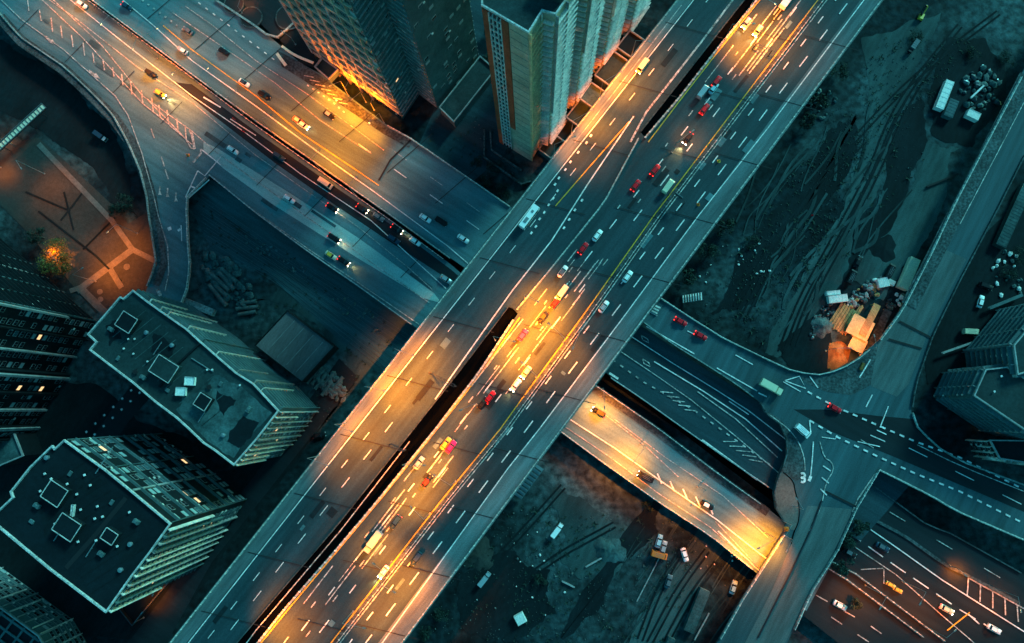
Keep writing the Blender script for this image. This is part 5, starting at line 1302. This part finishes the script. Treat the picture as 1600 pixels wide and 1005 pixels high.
def pipes(cx, cy, n, L, rz, seed, label, group, spread=14, m='stone', r_=.8, name='concrete_pipe', cat='pipe'):
    rr = random.Random(seed); u = Vector((math.cos(rz), math.sin(rz), 0)); v = Vector((-u.y, u.x, 0)); c = P(cx, cy, 0)
    for k in range(n):
        b = MB(); l = L*rr.uniform(.6,1.1); b.tube((-l/2,0,0), (l/2,0,0), r_, k=10); b.tube((l/2-.4,0,0), (l/2,0,0), r_*1.12, k=10)
        o = b.build(name, M[m]); q = c+v*(k-n/2)*spread/n+u*rr.uniform(-2.5,2.5); o.location = (q.x, q.y, r_); o.rotation_euler = (0,0,rz+rr.uniform(-.12,.12)); tag(o, label, cat, group)
debris(356,437,52,24,80,1,['stone','roof_weather'],'grey boulder in the rubble field between slip road and warehouse','boulders of the rubble field',smin=.9,smax=4.0,ang=-.8)
pipes(352,442,5,12,-.75,2,'thick concrete pipe lying in the rubble field','pipes in the rubble field',12,r_=1.1)
pipes(385,478,3,11,.2,3,'concrete pipe near the warehouse end of the rubble field','pipes by the warehouse',7,r_=.9)
debris(518,600,34,15,60,5,['stone','roof_weather'],'rounded boulder heaped between warehouse and highway','boulders by the warehouse',smin=1.8,smax=3.4,ang=-.75)
pipes(505,592,6,9,.9,6,'short fat pipe in the heap between warehouse and highway','pipes heaped by the highway',13,r_=.85)
debris(1352,458,34,13,70,11,['white_box','stone','rail','timber','metal_dark','rim_dim'],'small piece of junk strewn between the cabins and the platforms','junk on the building site',name='scrap_piece',smin=.6,smax=2.4,ang=.6)
debris(1345,560,22,7,30,12,['plywood','timber','cream_box','tarp_orange'],'wooden offcut scattered beside the sand heap','offcuts by the sand heap',name='wood_offcut',smin=.7,smax=2.0,ang=.7)
debris(1400,470,18,9,22,17,['white_box','stone','metal_dark'],'pale scrap lying against the long cream container','scrap by the cream container',name='scrap_piece',smin=.6,smax=2.2,ang=.8)
debris(1285,500,14,34,34,13,['stone','metal_dark','rail'],'dark rubble along the rail left of the building site','rubble left of the site',smin=.6,smax=1.8,ang=-.5)
debris(1530,140,34,36,60,14,['stone','metal_dark','roof_weather','rail'],'dark scrap lump in the top right scrap yard','lumps of the scrap yard',name='scrap_piece',smin=.9,smax=3.2)
debris(1280,165,22,30,34,15,['stone','roof_weather','rail'],'loose rock on the bank east of the highway','rocks on the bank',smin=.6,smax=2.2,ang=-.8)
debris(1150,860,120,60,30,16,['stone','white_box'],'small stone on the dirt lanes below the orange road','stones on the dirt lanes',smin=.4,smax=1.0)
debris(820,900,100,80,26,18,['stone','white_box'],'small stone on the dark lot by the highway','stones on the dark lot',smin=.4,smax=1.1)
def bar(px0, py0, px1, py1, z, r_, m, label, name='steel_beam', cat='beam'):
    a, b_ = P(px0, py0, z), P(px1, py1, z); o = MB(); d = b_-a; L = d.length; o.box((L/2,0,-r_), (L,r_*2,r_*.5)); o.box((L/2,0,-r_*.5), (L,r_*.5,r_)); o.box((L/2,0,r_*.5), (L,r_*2,r_*.5))
    ob = o.build(name, M[m], label=label, cat=cat); ob.location = a; ob.rotation_euler = (0,0,math.atan2(d.y, d.x)); return ob
bar(1517,153,1537,134,3,.35,'white','bright white beam across the scrap yard')
bar(1545,482,1597,461,2.4,.6,'wall_teal','pale beam reaching into the car park from the right')
bar(1472,552,1523,534,2.4,.4,'rim_dim','thin pale beam at the lower edge of the car park')
bar(1448,292,1497,272,.8,.4,'rubber','dark boom pointing across the pale dirt')
bar(1062,938,1108,955,.6,.3,'rim_dim','thin pole right of the weathered trailer') if False else bar(1085,1000,1108,958,.6,.25,'rim_dim','thin pole right of the weathered trailer')
bar(915,886,940,872,.6,.3,'rim_dim','thin pale pole below the round mound'); bar(878,908,898,918,.6,.3,'rim_dim','short pale pole on the dark lot'); bar(995,940,1030,872,.3,.2,'rim_dim','long thin pole on the dirt beside the black strip')
bar(1341,625-2,1365,560,ZE+.5,.2,'cream_box','thin cream pole on the verge by the junction') if False else None
def excavator(px, py, rz):
    q = P(px, py, 0); r = empty('excavator', q, rz, label='small yellow excavator on the dirt at the very top right', cat='excavator')
    for s in (-1, 1): b = MB(); b.box((0,s*1.1,0), (3.4,.6,.8), 0, 0, .85, 1); b.build('track', M['rubber'], r)
    b = MB(); b.box((-.3,0,.9), (2.8,2.2,1.1), 0, 0, .92); b.build('body', PAINT['yellow'], r)
    b = MB(); b.box((.4,.5,2.0), (1.3,1.0,1.2), 0, 0, .8); b.build('cab', M['car_glass'], r)
    b = MB(); b.tube((1,-.3,1.6), (3.6,-.3,3.6), .25); b.tube((3.6,-.3,3.6), (6,-.3,1.2), .2); b.build('boom', PAINT['yellow'], r)
    b = MB(); b.box((6.1,-.3,.4), (.9,1.2,.8), 0, 0, .7); b.build('bucket', M['metal_dark'], r)
excavator(1437,28,1.1)
def cone(px, py, z, s, m, label):
    b = MB(); b.box((0,0,0), (1.0*s,1.0*s,.08)); b.tube((0,0,.08), (0,0,1.4*s), .42*s, .06*s, 10); o = b.build('traffic_cone', PAINT[m], label=label, cat='traffic cone'); o.location = P(px, py, z)
cone(1123,252,ZB,1.3,'yellow','yellow cone on the south-eastern lanes'); cone(1091,320,ZB,1.3,'orange','orange cone on the south-eastern lanes below the yellow one')
cone(1229,827,ZE,2,'orange','large orange-red marker where the ramp parapets meet'); cone(294,243,ZA,1.4,'orange','orange marker on the slip road mouth'); cone(1269,337,0,1.2,'red','tiny red marker on the dirt east of the highway')
box_thing('barrier_block',1346,573,ZE,3.2,1.1,.9,ANG_E+.1,'tarp_orange','orange water-filled barrier on the verge under the site','barrier block',ribs=3)
for i,(x,y,z) in enumerate(((1330,942,0),)):
    pass
tree(1331,940,ZA-.6,2.6,5,'round dark tree touching the white car on the lower road',700,99)

# ------------------------------------------------------------------ gravel and weeds on the open ground
def scatter(name, label_kind, regions, n, mat_, seed, s0, s1, z=.25):
    rr = random.Random(seed); b = MB()
    for (x0, y0, x1, y1, x2, y2, wgt) in regions:
        for _ in range(int(n*wgt)):
            u, v = rr.random(), rr.random(); x = x0+(x1-x0)*u+(x2-x0)*v; y = y0+(y1-y0)*u+(y2-y0)*v
            if noise.noise(Vector((x*.02, y*.02, seed))) < rr.uniform(-.35, .25): continue
            q = P(x, y, 0); s_ = rr.uniform(s0, s1)*(1 if rr.random() < .85 else 1.8); a = rr.uniform(0, PI)
            if name == 'gravel': b.box((q.x, q.y, 0), (s_, s_*rr.uniform(.5,1), z+s_*.5), a, 0, .55)
            else:
                for k in range(4):
                    aa = a+k*1.6; d = Vector((math.cos(aa), math.sin(aa), 0)); w_ = Vector((-d.y, d.x, 0))*s_*.25; base = Vector((q.x, q.y, .2))
                    b.face([base-w_, base+w_, base+d*s_+w_*.3+Vector((0,0,s_*.6)), base+d*s_-w_*.3+Vector((0,0,s_*.6))])
    b.build(name, M[mat_], kind='stuff')
REG = [(1380,60,1080,500,1520,60,.42),(1080,500,1200,560,1330,180,.12),(740,780,660,990,1110,820,.34),(300,300,420,600,640,520,.2),(660,215,800,310,760,60,.08)]
scatter('gravel', '', REG, 3200, 'stone', 5, .12, .38)
scatter('weeds', '', REG, 1500, 'leaf', 6, .4, .9)

def flood(px, py, z, tx, ty, tz, watts, label):
    q = P(px, py, z); t = P(tx, ty, 0); t.z = tz; hd = q+Vector((0,0,1.6)); d = t-hd; rz = math.atan2(d.y, d.x)
    r = empty('flood_light', q, rz, label=label, cat='flood light')
    b = MB(); b.tube((0,0,0), (0,0,1.5), .1); b.build('post', M['metal'], r)
    b = MB(); b.box((0,0,1.4), (.5,.9,.6)); hh = b.build('housing', M['metal'], r)
    b = MB(); b.box((.28,0,1.45), (.06,.7,.5)); b.build('lens', M['lens'], hh)
    ld = bpy.data.lights.new('flood_beam', 'SPOT'); ld.energy = watts*LK; ld.color = SOD; ld.spot_size = R_(130); ld.spot_blend = 1; ld.shadow_soft_size = .3
    lo = bpy.data.objects.new('flood_beam', ld); COL.objects.link(lo); lo.parent = r; lo.location = (.4, 0, 1.7); el = math.atan2(d.z, math.hypot(d.x, d.y)); lo.rotation_euler = (0, -(PI/2+el), 0)
flood(527,160,ZA+1.1,558,135,16,55*K,'left flood light washing the orange foot of the glass tower')
flood(578,196,ZA+1.1,600,163,16,55*K,'right flood light washing the orange foot of the glass tower')

debris(430,400,70,9,40,31,['stone','rail','roof_weather'],'small stone between the railway tracks','stones between the tracks',smin=.5,smax=1.6,ang=-.55)
debris(560,490,50,18,36,32,['stone','roof_weather'],'loose stone on the pale earth under the arterial edge','stones under the arterial edge',smin=.5,smax=1.8,ang=-.55)
debris(1575,430,26,40,26,33,['stone','roof_weather','white_box'],'junk lump beside the car park at the right edge','junk beside the car park',smin=.6,smax=2.2)
debris(1150,420,60,50,30,34,['stone','white_box'],'pale stone on the shady bank east of the highway','stones on the shady bank',smin=.3,smax=1.2)
